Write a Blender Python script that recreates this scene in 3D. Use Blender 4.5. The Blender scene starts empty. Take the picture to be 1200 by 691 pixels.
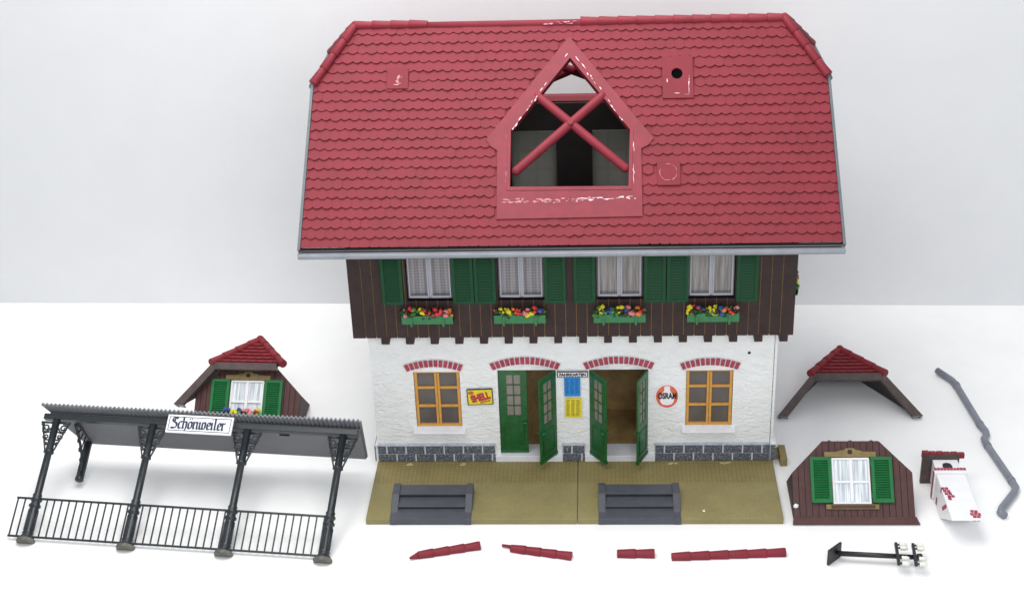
import bpy, bmesh, math, random
from math import sin, cos, pi, radians, sqrt
from mathutils import Vector, Matrix
from mathutils.geometry import tessellate_polygon
random.seed(7)
scene = bpy.context.scene
C = scene.collection

# ------------------------------------------------------------------ materials
def lin(c):
    c /= 255.0
    return c/12.92 if c <= 0.04045 else ((c+0.055)/1.055)**2.4
def rgb(r, g, b, k=1.0): return (lin(r)*k, lin(g)*k, lin(b)*k, 1)

def new_mat(name):
    m = bpy.data.materials.new(name); m.use_nodes = True
    nt = m.node_tree; b = nt.nodes['Principled BSDF']
    return m, nt, b
def N(nt, t, **kw):
    n = nt.nodes.new(t)
    for k, v in kw.items():
        if k in n.inputs: n.inputs[k].default_value = v
        else: setattr(n, k, v)
    return n
def mat(name, col, rough=.5, var=.08, scale=6., bump=.0, bscale=60., spec=.5, metal=0., col2=None, fine=.0):
    """plain plastic / paint: colour with a cloudy variation, optional grain bump"""
    m, nt, b = new_mat(name)
    tc = N(nt, 'ShaderNodeTexCoord')
    n1 = N(nt, 'ShaderNodeTexNoise', Scale=scale, Detail=6., Roughness=.65)
    nt.links.new(tc.outputs['Object'], n1.inputs['Vector'])
    mx = N(nt, 'ShaderNodeMix', data_type='RGBA')
    a = col; k2 = col2 or tuple([min(1, c*(1+var*2.2)) for c in col[:3]])+(1,)
    lo = tuple([c*(1-var*2.2) for c in col[:3]])+(1,) if not col2 else col
    mx.inputs[6].default_value = lo; mx.inputs[7].default_value = k2
    rp = N(nt, 'ShaderNodeMapRange'); rp.inputs[1].default_value = .3; rp.inputs[2].default_value = .7
    nt.links.new(n1.outputs['Fac'], rp.inputs[0]); nt.links.new(rp.outputs[0], mx.inputs[0])
    nt.links.new(mx.outputs[2], b.inputs['Base Color'])
    rr = N(nt, 'ShaderNodeMapRange'); rr.inputs[3].default_value = rough-.08; rr.inputs[4].default_value = rough+.1
    nt.links.new(n1.outputs['Fac'], rr.inputs[0]); nt.links.new(rr.outputs[0], b.inputs['Roughness'])
    b.inputs['Specular IOR Level'].default_value = spec; b.inputs['Metallic'].default_value = metal
    if bump:
        n2 = N(nt, 'ShaderNodeTexNoise', Scale=bscale, Detail=4.)
        nt.links.new(tc.outputs['Object'], n2.inputs['Vector'])
        bp = N(nt, 'ShaderNodeBump', Strength=bump, Distance=.02)
        nt.links.new(n2.outputs['Fac'], bp.inputs['Height']); nt.links.new(bp.outputs['Normal'], b.inputs['Normal'])
    return m

RED = mat('red tile plastic', rgb(121, 43, 53), .58, .05, 3.5, .12, 160, spec=.2)
RED2 = mat('red ridge plastic', rgb(126, 40, 52), .5, .06, 4., .1, 120, spec=.25)
REDD = mat('deep red roof plastic', rgb(128, 42, 50), .52, .1, 9, .15, 90, spec=.25)
SURR = mat('scraped red surround', rgb(128, 50, 61), .5, .07, 6., .12, 90, spec=.25)
HOLE = mat('black hole', (.004, .004, .004, 1), .95, .05, 4, spec=0.)
INNER = mat('shade-dark inner plastic', rgb(44, 38, 36), .6, .1, 4)  # inside faces coloured near black to stand in for interior shade
GUT = mat('silver gutter paint', rgb(146, 150, 158), .34, .06, 5, .05, 80, metal=.35)
VERGE = mat('slate grey verge', rgb(88, 96, 100), .5, .08, 5)
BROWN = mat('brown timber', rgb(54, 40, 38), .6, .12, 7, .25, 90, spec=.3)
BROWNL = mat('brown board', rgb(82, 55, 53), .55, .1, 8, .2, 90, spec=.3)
FASC = mat('weathered brown fascia', rgb(74, 60, 58), .5, .16, 12, .25, 60)
OCHRE = mat('ochre groove', rgb(132, 98, 50), .6, .1, 14)
OCHREF = mat('ochre frame', rgb(126, 108, 62), .5, .12, 10, .2, 60)
GREEN = mat('green shutter', rgb(12, 70, 38), .5, .07, 8, .08, 90, spec=.25)  # darker copy of the shutter green, with the eave's shade in its colour
GREENL = mat('bright green shutter', rgb(28, 108, 58), .46, .07, 8, .08, 90, spec=.3)
GREEND = mat('green door paint', rgb(20, 88, 40), .3, .14, 14, .15, 40)
GREENB = mat('green planter', rgb(38, 112, 64), .42, .08, 9)
WHITE = mat('white plastic', rgb(232, 232, 234), .4, .02, 5)
FRAMEW = mat('shaded window frame white', rgb(164, 164, 174), .42, .03, 8)  # white frames greyed: the eave's shade is put into the colour
ORANGE = mat('orange frame', rgb(206, 150, 68), .45, .07, 12)
BRICK = mat('red brick', rgb(160, 58, 78), .6, .16, 18, .2, 60)
MORT = mat('white mortar', rgb(222, 222, 220), .7, .04, 12, .2, 50)
STEP = mat('grey step plastic', rgb(74, 77, 85), .5, .06, 7, .1, 70)
IRON = mat('dark iron plastic', rgb(36, 42, 46), .36, .1, 10)
IRONB = mat('black plastic', rgb(30, 28, 34), .4, .1, 10)
FOOT = mat('dusty column foot', rgb(92, 92, 84), .6, .2, 16)
CANG = mat('grey canopy sheet', rgb(106, 107, 110), .5, .04, 3)
CANC = mat('pale corrugated edge', rgb(116, 118, 122), .45, .05, 6)
PIPE = mat('grey pipe plastic', rgb(120, 124, 135), .4, .06, 9)
SILLW = mat('white sill', rgb(226, 227, 232), .45, .03, 8)
GLUE = mat('dried glue', rgb(214, 186, 192), .3, .1, 30)
GLASS_D = mat('grey window pane', rgb(92, 86, 82), .2, .1, 3)
PANE = mat('grey door pane', rgb(132, 124, 116), .3, .08, 6)
BLACK = mat('black lettering', rgb(26, 28, 40), .5, .05)
NAVY = mat('blue black lettering', rgb(36, 46, 72), .5, .1, 30)
YEL = mat('yellow enamel', rgb(224, 206, 34), .4, .06, 20)
SRED = mat('red lettering', rgb(178, 42, 66), .45, .1, 30)
BLUEP = mat('blue poster', rgb(24, 132, 204), .5, .05, 20)
BLUED = mat('blue poster print', rgb(14, 96, 160), .5, .05, 20)
YELD = mat('yellow poster print', rgb(150, 134, 40), .5, .05, 20)
SORA = mat('orange enamel', rgb(222, 100, 62), .35, .08, 14)
PALE = mat('sign white', rgb(236, 236, 240), .35, .01, 10)
OLIVE_E = mat('olive edge', rgb(134, 122, 78), .6, .08, 12, .1, 60)
INSUL = mat('white insulator', rgb(225, 224, 216), .25, .03, 20)
PLANK = mat('interior brown board', rgb(158, 130, 84), .6, .14, 5, .15, 40)
FCOL = [mat('petal '+n, rgb(*c), .5, .15, 40) for n, c in (('red', (220, 58, 66)), ('yellow', (232, 210, 40)), ('pink', (226, 130, 140)), ('orange', (230, 120, 56)), ('blue', (52, 84, 150)))]
LEAF = [mat('leaf dark', rgb(36, 66, 36), .6, .2, 40), mat('leaf green', rgb(70, 132, 56), .6, .2, 40), mat('leaf brown', rgb(70, 50, 44), .6, .2, 40)]

def plaster():
    m, nt, b = new_mat('rough white plaster')
    tc = N(nt, 'ShaderNodeTexCoord')
    mp = N(nt, 'ShaderNodeMapping'); mp.inputs['Rotation'].default_value = (0, .5, 0); mp.inputs['Scale'].default_value = (1, 1, 1.9)
    n1 = N(nt, 'ShaderNodeTexNoise', Scale=7., Detail=3., Roughness=.55, Distortion=1.6)
    n2 = N(nt, 'ShaderNodeTexNoise', Scale=60., Detail=3.)
    n3 = N(nt, 'ShaderNodeTexNoise', Scale=2.2, Detail=5.)
    nt.links.new(tc.outputs['Object'], mp.inputs['Vector'])
    nt.links.new(mp.outputs[0], n1.inputs['Vector'])
    nt.links.new(tc.outputs['Object'], n2.inputs['Vector']); nt.links.new(tc.outputs['Object'], n3.inputs['Vector'])
    ad = N(nt, 'ShaderNodeMath', operation='MULTIPLY_ADD'); ad.inputs[1].default_value = .18
    nt.links.new(n2.outputs['Fac'], ad.inputs[0]); nt.links.new(n1.outputs['Fac'], ad.inputs[2])
    bp = N(nt, 'ShaderNodeBump', Strength=.5, Distance=.05)
    nt.links.new(ad.outputs[0], bp.inputs['Height']); nt.links.new(bp.outputs['Normal'], b.inputs['Normal'])
    cr = N(nt, 'ShaderNodeValToRGB'); cr.color_ramp.elements[0].position = .35; cr.color_ramp.elements[1].position = .65
    cr.color_ramp.elements[0].color = rgb(230, 231, 229); cr.color_ramp.elements[1].color = rgb(238, 239, 239)
    nt.links.new(n3.outputs['Fac'], cr.inputs[0]); nt.links.new(cr.outputs[0], b.inputs['Base Color'])
    b.inputs['Roughness'].default_value = .55
    return m
PLASTER = plaster()

def stone():
    m, nt, b = new_mat('grey plinth stone with white wash')
    tc = N(nt, 'ShaderNodeTexCoord')
    n1 = N(nt, 'ShaderNodeTexNoise', Scale=46., Detail=6., Roughness=.75, Distortion=.3)
    nt.links.new(tc.outputs['Object'], n1.inputs['Vector'])
    cr = N(nt, 'ShaderNodeValToRGB')
    e = cr.color_ramp.elements
    e[0].position = .42; e[0].color = rgb(66, 72, 86); e[1].position = .69; e[1].color = rgb(206, 209, 213)
    x = e.new(.54); x.color = rgb(96, 102, 114)
    nt.links.new(n1.outputs['Fac'], cr.inputs[0]); nt.links.new(cr.outputs[0], b.inputs['Base Color'])
    bp = N(nt, 'ShaderNodeBump', Strength=.6, Distance=.02)
    nt.links.new(n1.outputs['Fac'], bp.inputs['Height']); nt.links.new(bp.outputs['Normal'], b.inputs['Normal'])
    b.inputs['Roughness'].default_value = .6
    return m
STONE = stone()

def paving():
    """olive platform: fine paver pattern near the wall, sandy grain in front"""
    m, nt, b = new_mat('olive platform paving')
    tc = N(nt, 'ShaderNodeTexCoord')
    br = N(nt, 'ShaderNodeTexBrick', Scale=1.)
    br.offset = .0
    br.inputs['Brick Width'].default_value = .05; br.inputs['Row Height'].default_value = .05
    br.inputs['Mortar Size'].default_value = .008; br.inputs['Mortar Smooth'].default_value = .4
    br.inputs['Color1'].default_value = rgb(136, 124, 78); br.inputs['Color2'].default_value = rgb(142, 130, 84); br.inputs['Mortar'].default_value = rgb(128, 115, 70)
    nt.links.new(tc.outputs['Object'], br.inputs['Vector'])
    n1 = N(nt, 'ShaderNodeTexNoise', Scale=3., Detail=8., Roughness=.7)
    n2 = N(nt, 'ShaderNodeTexNoise', Scale=70., Detail=4.)
    for n in (n1, n2): nt.links.new(tc.outputs['Object'], n.inputs['Vector'])
    sandc = N(nt, 'ShaderNodeValToRGB')
    sandc.color_ramp.elements[0].position = .35; sandc.color_ramp.elements[1].position = .65
    sandc.color_ramp.elements[0].color = rgb(134, 124, 80); sandc.color_ramp.elements[1].color = rgb(146, 136, 92)
    nt.links.new(n2.outputs['Fac'], sandc.inputs[0])
    sx = N(nt, 'ShaderNodeSeparateXYZ'); nt.links.new(tc.outputs['Object'], sx.inputs[0])
    gt = N(nt, 'ShaderNodeMath', operation='GREATER_THAN'); gt.inputs[1].default_value = -.5
    nt.links.new(sx.outputs['Y'], gt.inputs[0])
    mx = N(nt, 'ShaderNodeMix', data_type='RGBA')
    nt.links.new(gt.outputs[0], mx.inputs[0]); nt.links.new(sandc.outputs[0], mx.inputs[6]); nt.links.new(br.outputs['Color'], mx.inputs[7])
    mr = N(nt, 'ShaderNodeMapRange'); mr.inputs[1].default_value = .3; mr.inputs[2].default_value = .7; mr.inputs[3].default_value = .84; mr.inputs[4].default_value = 1.1
    nt.links.new(n1.outputs['Fac'], mr.inputs[0])
    ml = N(nt, 'ShaderNodeVectorMath', operation='SCALE')
    nt.links.new(mx.outputs[2], ml.inputs[0]); nt.links.new(mr.outputs[0], ml.inputs['Scale'])
    nt.links.new(ml.outputs[0], b.inputs['Base Color'])
    h = N(nt, 'ShaderNodeMath', operation='MULTIPLY'); nt.links.new(br.outputs['Fac'], h.inputs[0]); nt.links.new(gt.outputs[0], h.inputs[1])
    h2 = N(nt, 'ShaderNodeMath', operation='MULTIPLY_ADD'); h2.inputs[1].default_value = .88
    inv = N(nt, 'ShaderNodeMath', operation='SUBTRACT'); inv.inputs[0].default_value = 1.; nt.links.new(h.outputs[0], inv.inputs[1])
    nt.links.new(n2.outputs['Fac'], h2.inputs[0]); nt.links.new(inv.outputs[0], h2.inputs[2])
    bp = N(nt, 'ShaderNodeBump', Strength=.22, Distance=.015)
    nt.links.new(h2.outputs[0], bp.inputs['Height']); nt.links.new(bp.outputs['Normal'], b.inputs['Normal'])
    b.inputs['Roughness'].default_value = .62
    return m
PAVE = paving()

def curtain(name, kind, c0, c1):
    """printed window sheet: lace or pleats"""
    m, nt, b = new_mat(name)
    tc = N(nt, 'ShaderNodeTexCoord')
    sx = N(nt, 'ShaderNodeSeparateXYZ'); nt.links.new(tc.outputs['Object'], sx.inputs[0])
    if kind == 'lace':
        w = N(nt, 'ShaderNodeTexVoronoi', Scale=1., feature='F1'); w.inputs['Randomness'].default_value = .0
        mp = N(nt, 'ShaderNodeMapping'); mp.inputs['Scale'].default_value = (27, .01, 27)
        nt.links.new(tc.outputs['Object'], mp.inputs['Vector']); nt.links.new(mp.outputs[0], w.inputs['Vector'])
        f = w.outputs['Distance']
        w2 = N(nt, 'ShaderNodeTexWave', Scale=3.2, Distortion=1.5, Detail=1.); w2.bands_direction = 'X'
        nt.links.new(tc.outputs['Object'], w2.inputs['Vector'])
        ad = N(nt, 'ShaderNodeMath', operation='MULTIPLY_ADD'); ad.inputs[1].default_value = .35
        nt.links.new(w2.outputs['Fac'], ad.inputs[0]); nt.links.new(f, ad.inputs[2])
        f = ad.outputs[0]; p0, p1 = .3, .8
    else:
        mp = N(nt, 'ShaderNodeMapping'); mp.inputs['Scale'].default_value = (26, 1, 1.1)
        n = N(nt, 'ShaderNodeTexNoise', Scale=1.6, Detail=4., Roughness=.6, Distortion=.4)
        nt.links.new(tc.outputs['Object'], mp.inputs['Vector']); nt.links.new(mp.outputs[0], n.inputs['Vector'])
        f = n.outputs['Fac']; p0, p1 = .36, .64
    cr = N(nt, 'ShaderNodeValToRGB'); e = cr.color_ramp.elements
    e[0].position = p0; e[1].position = p1; e[0].color = c0; e[1].color = c1
    nt.links.new(f, cr.inputs[0]); nt.links.new(cr.outputs[0], b.inputs['Base Color'])
    b.inputs['Roughness'].default_value = .3
    return m
LACE = curtain('lace curtain print', 'lace', rgb(146, 142, 145), rgb(108, 104, 107))
PLEAT = curtain('pleated curtain print', 'pleat', rgb(108, 102, 100), rgb(154, 150, 147))
PLEATW = curtain('white curtain print', 'pleat', rgb(170, 178, 186), rgb(240, 244, 248))

def sheet_mat():
    m, nt, b = new_mat('milky window sheet')
    tc = N(nt, 'ShaderNodeTexCoord')
    br = N(nt, 'ShaderNodeTexBrick', Scale=1.); br.offset = 0
    br.inputs['Brick Width'].default_value = .23; br.inputs['Row Height'].default_value = .26; br.inputs['Mortar Size'].default_value = .03; br.inputs['Mortar Smooth'].default_value = .6
    br.inputs['Color1'].default_value = rgb(190, 190, 184); br.inputs['Color2'].default_value = rgb(184, 184, 178); br.inputs['Mortar'].default_value = rgb(180, 180, 174)
    mp = N(nt, 'ShaderNodeMapping'); mp.inputs['Rotation'].default_value = (radians(90), 0, 0)
    nt.links.new(tc.outputs['Object'], mp.inputs['Vector']); nt.links.new(mp.outputs[0], br.inputs['Vector'])
    t = N(nt, 'ShaderNodeBsdfTranslucent'); nt.links.new(br.outputs['Color'], t.inputs[0])
    mx = N(nt, 'ShaderNodeMixShader'); mx.inputs[0].default_value = .8
    nt.links.new(br.outputs['Color'], b.inputs['Base Color']); b.inputs['Roughness'].default_value = .5
    nt.links.new(b.outputs[0], mx.inputs[1]); nt.links.new(t.outputs[0], mx.inputs[2])
    nt.links.new(mx.outputs[0], nt.nodes['Material Output'].inputs[0])
    return m
SHEET = sheet_mat()

# ------------------------------------------------------------------ mesh helpers
class MB:
    def __init__(s): s.v = []; s.f = []; s.m = []; s.sm = []; s.mats = []
    def mi(s, m):
        if m not in s.mats: s.mats.append(m)
        return s.mats.index(m)
    def add(s, vs, fs, m, smooth=False):
        o = len(s.v); i = s.mi(m)
        s.v += [tuple(v) for v in vs]
        for f in fs: s.f.append([o+a for a in f]); s.m.append(i); s.sm.append(smooth)
        return s
    def box(s, x0, x1, y0, y1, z0, z1, m):
        vs = [(x, y, z) for x in (x0, x1) for y in (y0, y1) for z in (z0, z1)]
        return s.add(vs, [(0, 1, 3, 2), (4, 6, 7, 5), (0, 4, 5, 1), (2, 3, 7, 6), (0, 2, 6, 4), (1, 5, 7, 3)], m)
    def prism(s, poly, fn, h0, h1, m, mside=None, mbot=None):
        """convex/simple polygon (u,v) extruded h0..h1 through fn(u,v,h)"""
        n = len(poly); vs = [fn(u, v, h0) for u, v in poly]+[fn(u, v, h1) for u, v in poly]
        s.add(vs, [list(range(n, 2*n))], m); 
        s.add(vs, [list(range(n))[::-1]], mbot or m)
        s.add(vs, [(i, (i+1) % n, n+(i+1) % n, n+i) for i in range(n)], mside or m)
        return s
    def holed(s, outer, holes, fn, h0, h1, m, mside=None, mbot=None):
        loops = [outer]+list(holes)
        flat = [p for L in loops for p in L]
        tri = tessellate_polygon([[Vector((u, v, 0)) for u, v in L] for L in loops])
        n = len(flat); vs = [fn(u, v, h0) for u, v in flat]+[fn(u, v, h1) for u, v in flat]
        s.add(vs, [[n+i for i in t] for t in tri], m)
        s.add(vs, [list(t)[::-1] for t in tri], mbot or m)
        o = 0
        for L in loops:
            k = len(L)
            s.add(vs, [(o+i, o+(i+1) % k, n+o+(i+1) % k, n+o+i) for i in range(k)], mside or m); o += k
        return s
    def tube(s, pts, r, m, n=10, cap=True):
        pts = [Vector(p) for p in pts]; rs = r if isinstance(r, (list, tuple)) else [r]*len(pts)
        vs = []; up = None
        for i, p in enumerate(pts):
            t = (pts[min(i+1, len(pts)-1)]-pts[max(i-1, 0)]).normalized()
            a = t.orthogonal().normalized() if up is None else (up-t*up.dot(t)).normalized()
            up = a; b = t.cross(a)
            vs += [p+(a*cos(2*pi*k/n)+b*sin(2*pi*k/n))*rs[i] for k in range(n)]
        fs = [(i*n+k, i*n+(k+1) % n, (i+1)*n+(k+1) % n, (i+1)*n+k) for i in range(len(pts)-1) for k in range(n)]
        s.add(vs, fs, m, True)
        if cap: s.add(vs, [list(range(n))[::-1], list(range((len(pts)-1)*n, len(pts)*n))], m)
        return s
    def capsule(s, a, b, r, m, n=12):
        a = Vector(a); b = Vector(b); d = (b-a).normalized(); pts = []; rs = []
        for k in range(4): t = pi/2*k/4; pts.append(a-d*r*cos(t)); rs.append(max(r*sin(t), r*.12))
        pts += [a, b]; rs += [r, r]
        for k in range(1, 5): t = pi/2*k/4; pts.append(b+d*r*sin(t)); rs.append(max(r*cos(t), r*.12))
        return s.tube(pts, rs, m, n)
    def lathe(s, prof, fn, m, n=16):
        """prof list of (r, h)"""
        vs = [fn(r*cos(2*pi*k/n), r*sin(2*pi*k/n), h) for r, h in prof for k in range(n)]
        fs = [(i*n+k, i*n+(k+1) % n, (i+1)*n+(k+1) % n, (i+1)*n+k) for i in range(len(prof)-1) for k in range(n)]
        s.add(vs, fs, m, True)
        return s.add(vs, [list(range(n))[::-1], list(range((len(prof)-1)*n, len(prof)*n))], m)
    def blob(s, c, r, m, sq=(1, 1, 1), jit=.2):
        bm = bmesh.new(); bmesh.ops.create_icosphere(bm, subdivisions=1, radius=1)
        vs = []
        for v in bm.verts:
            k = r*(1+random.uniform(-jit, jit)); vs.append((c[0]+v.co.x*k*sq[0], c[1]+v.co.y*k*sq[1], c[2]+v.co.z*k*sq[2]))
        fs = [[v.index for v in f.verts] for f in bm.faces]; bm.free()
        return s.add(vs, fs, m, True)
    def build(s, name, parent=None, loc=(0, 0, 0), rot=(0, 0, 0), bevel=0., fix=True, label=None):
        me = bpy.data.meshes.new(name); me.from_pydata(s.v, [], s.f)
        for m in s.mats: me.materials.append(m)
        for p, i, sm in zip(me.polygons, s.m, s.sm): p.material_index = i; p.use_smooth = sm
        if fix:
            bm = bmesh.new(); bm.from_mesh(me); bmesh.ops.remove_doubles(bm, verts=bm.verts, dist=1e-5)
            bmesh.ops.recalc_face_normals(bm, faces=bm.faces); bm.to_mesh(me); bm.free()
        me.update()
        o = bpy.data.objects.new(name, me); C.objects.link(o)
        o.location = loc; o.rotation_euler = rot; o.parent = parent
        if bevel:
            b = o.modifiers.new('soft edges', 'BEVEL'); b.width = bevel; b.segments = 2; b.limit_method = 'ANGLE'; b.angle_limit = radians(40)
        if label: o['label'] = label
        return o

def thing(name, label, cat, loc=(0, 0, 0), rot=(0, 0, 0), group=None):
    o = bpy.data.objects.new(name, None); C.objects.link(o); o.empty_display_size = .1
    o.location = loc; o.rotation_euler = rot; o['label'] = label; o['category'] = cat
    if group: o['group'] = group
    return o
def tag(o, label, cat, group=None):
    o['label'] = label; o['category'] = cat
    if group: o['group'] = group
    return o
def copy_part(o, parent, loc=None, rot=None, label=None):
    c = o.copy(); C.objects.link(c); c.parent = parent
    if loc is not None: c.location = loc
    if rot is not None: c.rotation_euler = rot
    if label: c['label'] = label
    for ch in list(o.children): copy_part(ch, c)
    return c

def clip(poly, conv):
    """Sutherland-Hodgman: poly clipped to a convex polygon (ccw)"""
    out = list(poly)
    for i in range(len(conv)):
        a = conv[i]; b = conv[(i+1) % len(conv)]
        ins = lambda p: (b[0]-a[0])*(p[1]-a[1])-(b[1]-a[1])*(p[0]-a[0]) >= -1e-9
        inp, out = out, []
        for j in range(len(inp)):
            p, q = inp[j-1], inp[j]
            ip, iq = ins(p), ins(q)
            if ip != iq:
                d1 = (b[0]-a[0])*(p[1]-a[1])-(b[1]-a[1])*(p[0]-a[0]); d2 = (b[0]-a[0])*(q[1]-a[1])-(b[1]-a[1])*(q[0]-a[0])
                t = d1/(d1-d2); out.append((p[0]+(q[0]-p[0])*t, p[1]+(q[1]-p[1])*t))
            if iq: out.append(q)
        if not out: return []
    return out
def rect_minus(r, holes):
    """axis rect (x0,x1,z0,z1) minus rects"""
    rs = [r]
    for h in holes:
        nxt = []
        for a in rs:
            x0, x1 = max(a[0], h[0]), min(a[1], h[1]); z0, z1 = max(a[2], h[2]), min(a[3], h[3])
            if x0 >= x1-1e-6 or z0 >= z1-1e-6: nxt.append(a); continue
            if a[0] < x0: nxt.append((a[0], x0, a[2], a[3]))
            if x1 < a[1]: nxt.append((x1, a[1], a[2], a[3]))
            if a[2] < z0: nxt.append((x0, x1, a[2], z0))
            if z1 < a[3]: nxt.append((x0, x1, z1, a[3]))
        rs = nxt
    return rs
def inpoly(p, poly):
    c = False
    for i in range(len(poly)):
        a, b = poly[i-1], poly[i]
        if (a[1] > p[1]) != (b[1] > p[1]) and p[0] < (b[0]-a[0])*(p[1]-a[1])/(b[1]-a[1])+a[0]: c = not c
    return c
XZ = lambda y0=0.: (lambda u, v, h: (u, y0-h, v))       # facade plane, h towards the viewer

def text(s, width, m, parent, name, loc, rot=(pi/2, 0, 0), height=None, depth=.002, shear=0., bold=.0):
    cu = bpy.data.curves.new(name, 'FONT'); cu.body = s; cu.size = 1; cu.extrude = .02; cu.shear = shear; cu.offset = bold
    cu.align_x = 'CENTER'; cu.align_y = 'CENTER'
    t = bpy.data.objects.new(name, cu); C.objects.link(t)
    dg = bpy.context.evaluated_depsgraph_get(); dg.update()
    me = bpy.data.meshes.new_from_object(t.evaluated_get(dg))
    C.objects.unlink(t); bpy.data.objects.remove(t)
    xs = [v.co.x for v in me.vertices]; ys = [v.co.y for v in me.vertices]
    w = max(xs)-min(xs); hh = max(ys)-min(ys); kx = width/w; ky = (height/hh) if height else kx
    cx = (max(xs)+min(xs))/2; cy = (max(ys)+min(ys))/2
    for v in me.vertices: v.co = ((v.co.x-cx)*kx, (v.co.y-cy)*ky, v.co.z/.02*depth)
    me.materials.clear(); me.materials.append(m)
    o = bpy.data.objects.new(name, me); C.objects.link(o); o.parent = parent; o.location = loc; o.rotation_euler = rot
    return o

# ------------------------------------------------------------------ camera
CAM = Vector((0.2824, -15.4868, 10.5764)); YAW, PITCH, ROLL, F = 0.0622, 0.4869, -0.0385, 1779.49
f0 = Vector((-sin(YAW)*cos(PITCH), cos(YAW)*cos(PITCH), -sin(PITCH)))
r0 = Vector((cos(YAW), sin(YAW), 0)); u0 = r0.cross(f0)
r = cos(ROLL)*r0+sin(ROLL)*u0; u = -sin(ROLL)*r0+cos(ROLL)*u0
cam = bpy.data.objects.new('camera', bpy.data.cameras.new('camera')); C.objects.link(cam)
M = Matrix((r, u, -f0)).transposed().to_4x4(); M.translation = CAM
cam.matrix_world = M
cam.data.sensor_width = 36; cam.data.lens = F*36/1200; cam.data.clip_end = 500; cam.data.clip_start = .1
scene.camera = cam

# ------------------------------------------------------------------ table and backdrop
def white_mat(name, c, var, bump, bs):
    m = mat(name, c, .6, var, 1.2, bump, bs, spec=.3); return m
TABLE = white_mat('white table', rgb(244, 244, 244), .012, .02, 40)
BACK = white_mat('off white backdrop', rgb(221, 222, 224), .008, .1, 5)
mb = MB(); mb.box(-14, 14, -9, 4.6, -.4, 0, TABLE)
tb = mb.build('tabletop'); tb['kind'] = 'structure'
mb = MB(); mb.box(-16, 16, 0, .3, -.4, 13, BACK)
wl = mb.build('backdrop', loc=(0, 4.14, 0.002), rot=(0, 0, -radians(1.4))); wl['kind'] = 'structure'

# ------------------------------------------------------------------ base platform
PZ = .08
plat = thing('base_platform', 'olive paved platform slab with two grey step units, under the station house', 'platform', (0, 0, 0))
for x0, x1 in ((-2.41, .046), (.054, 2.41)):
    mb = MB(); mb.box(x0, x1, -1.215, 2.6, 0.001, PZ, PAVE); mb.build('slab', plat, bevel=.008)
mb = MB(); mb.box(2.405, 2.5, .1, .26, .001, .075, OLIVE_E); mb.box(2.5, 2.585, -.05, .26, .001, .11, OLIVE_E)
mb.build('connector_tab', plat, bevel=.006)
def steps(x):
    w = .475; mb = MB()
    prof = [(-1.226, .001), (-1.226, .084), (-1.1, .09), (-.87, .192), (-.72, .2), (-.66, .195), (-.655, .001)]
    mb2 = MB()
    for y0, y1, z in ((-1.222, -1.0, .092), (-1.0, -.82, .128), (-.82, -.665, .178)):
        mb.box(-w+.07, w-.07, y0, y1, .001, z-.018, STEP); mb.box(-w+.07, w-.07, y0-(.036 if z > .1 else 0), y1, z-.018, z, STEP)
    o = mb.build('steps', plat, (x, 0, 0), bevel=.004)
    for s in (-1, 1):
        k = MB(); a = s*w; b = s*(w-.085)
        k.prism(prof, lambda y, z, h: (h, y, z), min(a, b), max(a, b), STEP)
        k.build('cheek_wall', o, bevel=.006)
    return o
steps(-1.655); steps(.768)
mb = MB()
for x in (-2.02, -1.34, 1.2, 1.84):
    for k in range(5):
        a = [(x+random.uniform(-.055, .055), -.1+random.uniform(-.018, .018)) for _ in range(1)][0]
        pts = [(a[0]+random.uniform(.012, .03)*cos(t), a[1]+random.uniform(.008, .016)*sin(t)) for t in [2*pi*i/7 for i in range(7)]]
        mb.prism(pts, lambda p, q, h: (p, q, h), PZ, PZ+.004+.0006*k, mat('dried glue on paving', rgb(196, 180, 132), .5, .1, 30) if not mb.mats else mb.mats[0])
o = mb.build('glue_residue', plat); o['kind'] = 'stuff'
mb = MB(); mb.blob((0, 0, .014), .02, WHITE, (1, 1, .8), .25)
tag(mb.build('paint_chip', loc=(1.51, -1.09, PZ)), 'tiny white chip lying on the olive platform paving right of the steps', 'chip')

# ------------------------------------------------------------------ station building
B = thing('station_building', 'model station house with red tiled roof, brown timber upper storey and white plaster walls', 'house', (0, 0, PZ))
ROOT = B
# all parts are written in world-like coordinates: an offset brings them into the building's own frame
def bb(mb, name, parent=None, loc=(0, 0, 0), rot=(0, 0, 0), bevel=0., label=None):
    """part of the building: mesh coordinates are absolute heights unless loc is given"""
    if parent is None: return mb.build(name, B, (loc[0], loc[1], loc[2]-PZ), rot, bevel, label=label)
    return mb.build(name, parent, loc, rot, bevel, label=label)

WD = .08
win = [(x-.2775, x+.2775, .535, 1.335) for x in (-1.622, 1.622)]
door = [(x-.345, x+.345, .165, 1.352) for x in (-.5475, .5475)]
mb = MB()
rect = lambda a: [(a[0], a[2]), (a[1], a[2]), (a[1], a[3]), (a[0], a[3])]
mb.holed([(-2.4, PZ), (-.8925, PZ), (-.8925, 1.352), (-.2025, 1.352), (-.2025, PZ), (.2025, PZ), (.2025, 1.352), (.8925, 1.352), (.8925, PZ), (2.362, PZ), (2.362, 1.94), (-2.4, 1.94)], [rect(w) for w in win], XZ(WD), 0, WD, PLASTER)
mb.box(-2.4, -2.32, WD+.001, 2.4, PZ, 1.94, PLASTER); mb.box(2.32, 2.4, WD+.001, 2.4, PZ, 1.94, PLASTER)
mb.box(2.37, 2.4, .004, WD+.001, PZ, 1.94, PLASTER)
mb.box(-2.32, 2.32, 2.32, 2.4, PZ, 1.94, PLASTER)
bb(mb, 'plaster_wall')
mb = MB(); mb.tube([(2.073, .002, 1.568), (2.073, -.006, 1.568)], .018, BLACK, 10); bb(mb, 'peg_hole')
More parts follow.
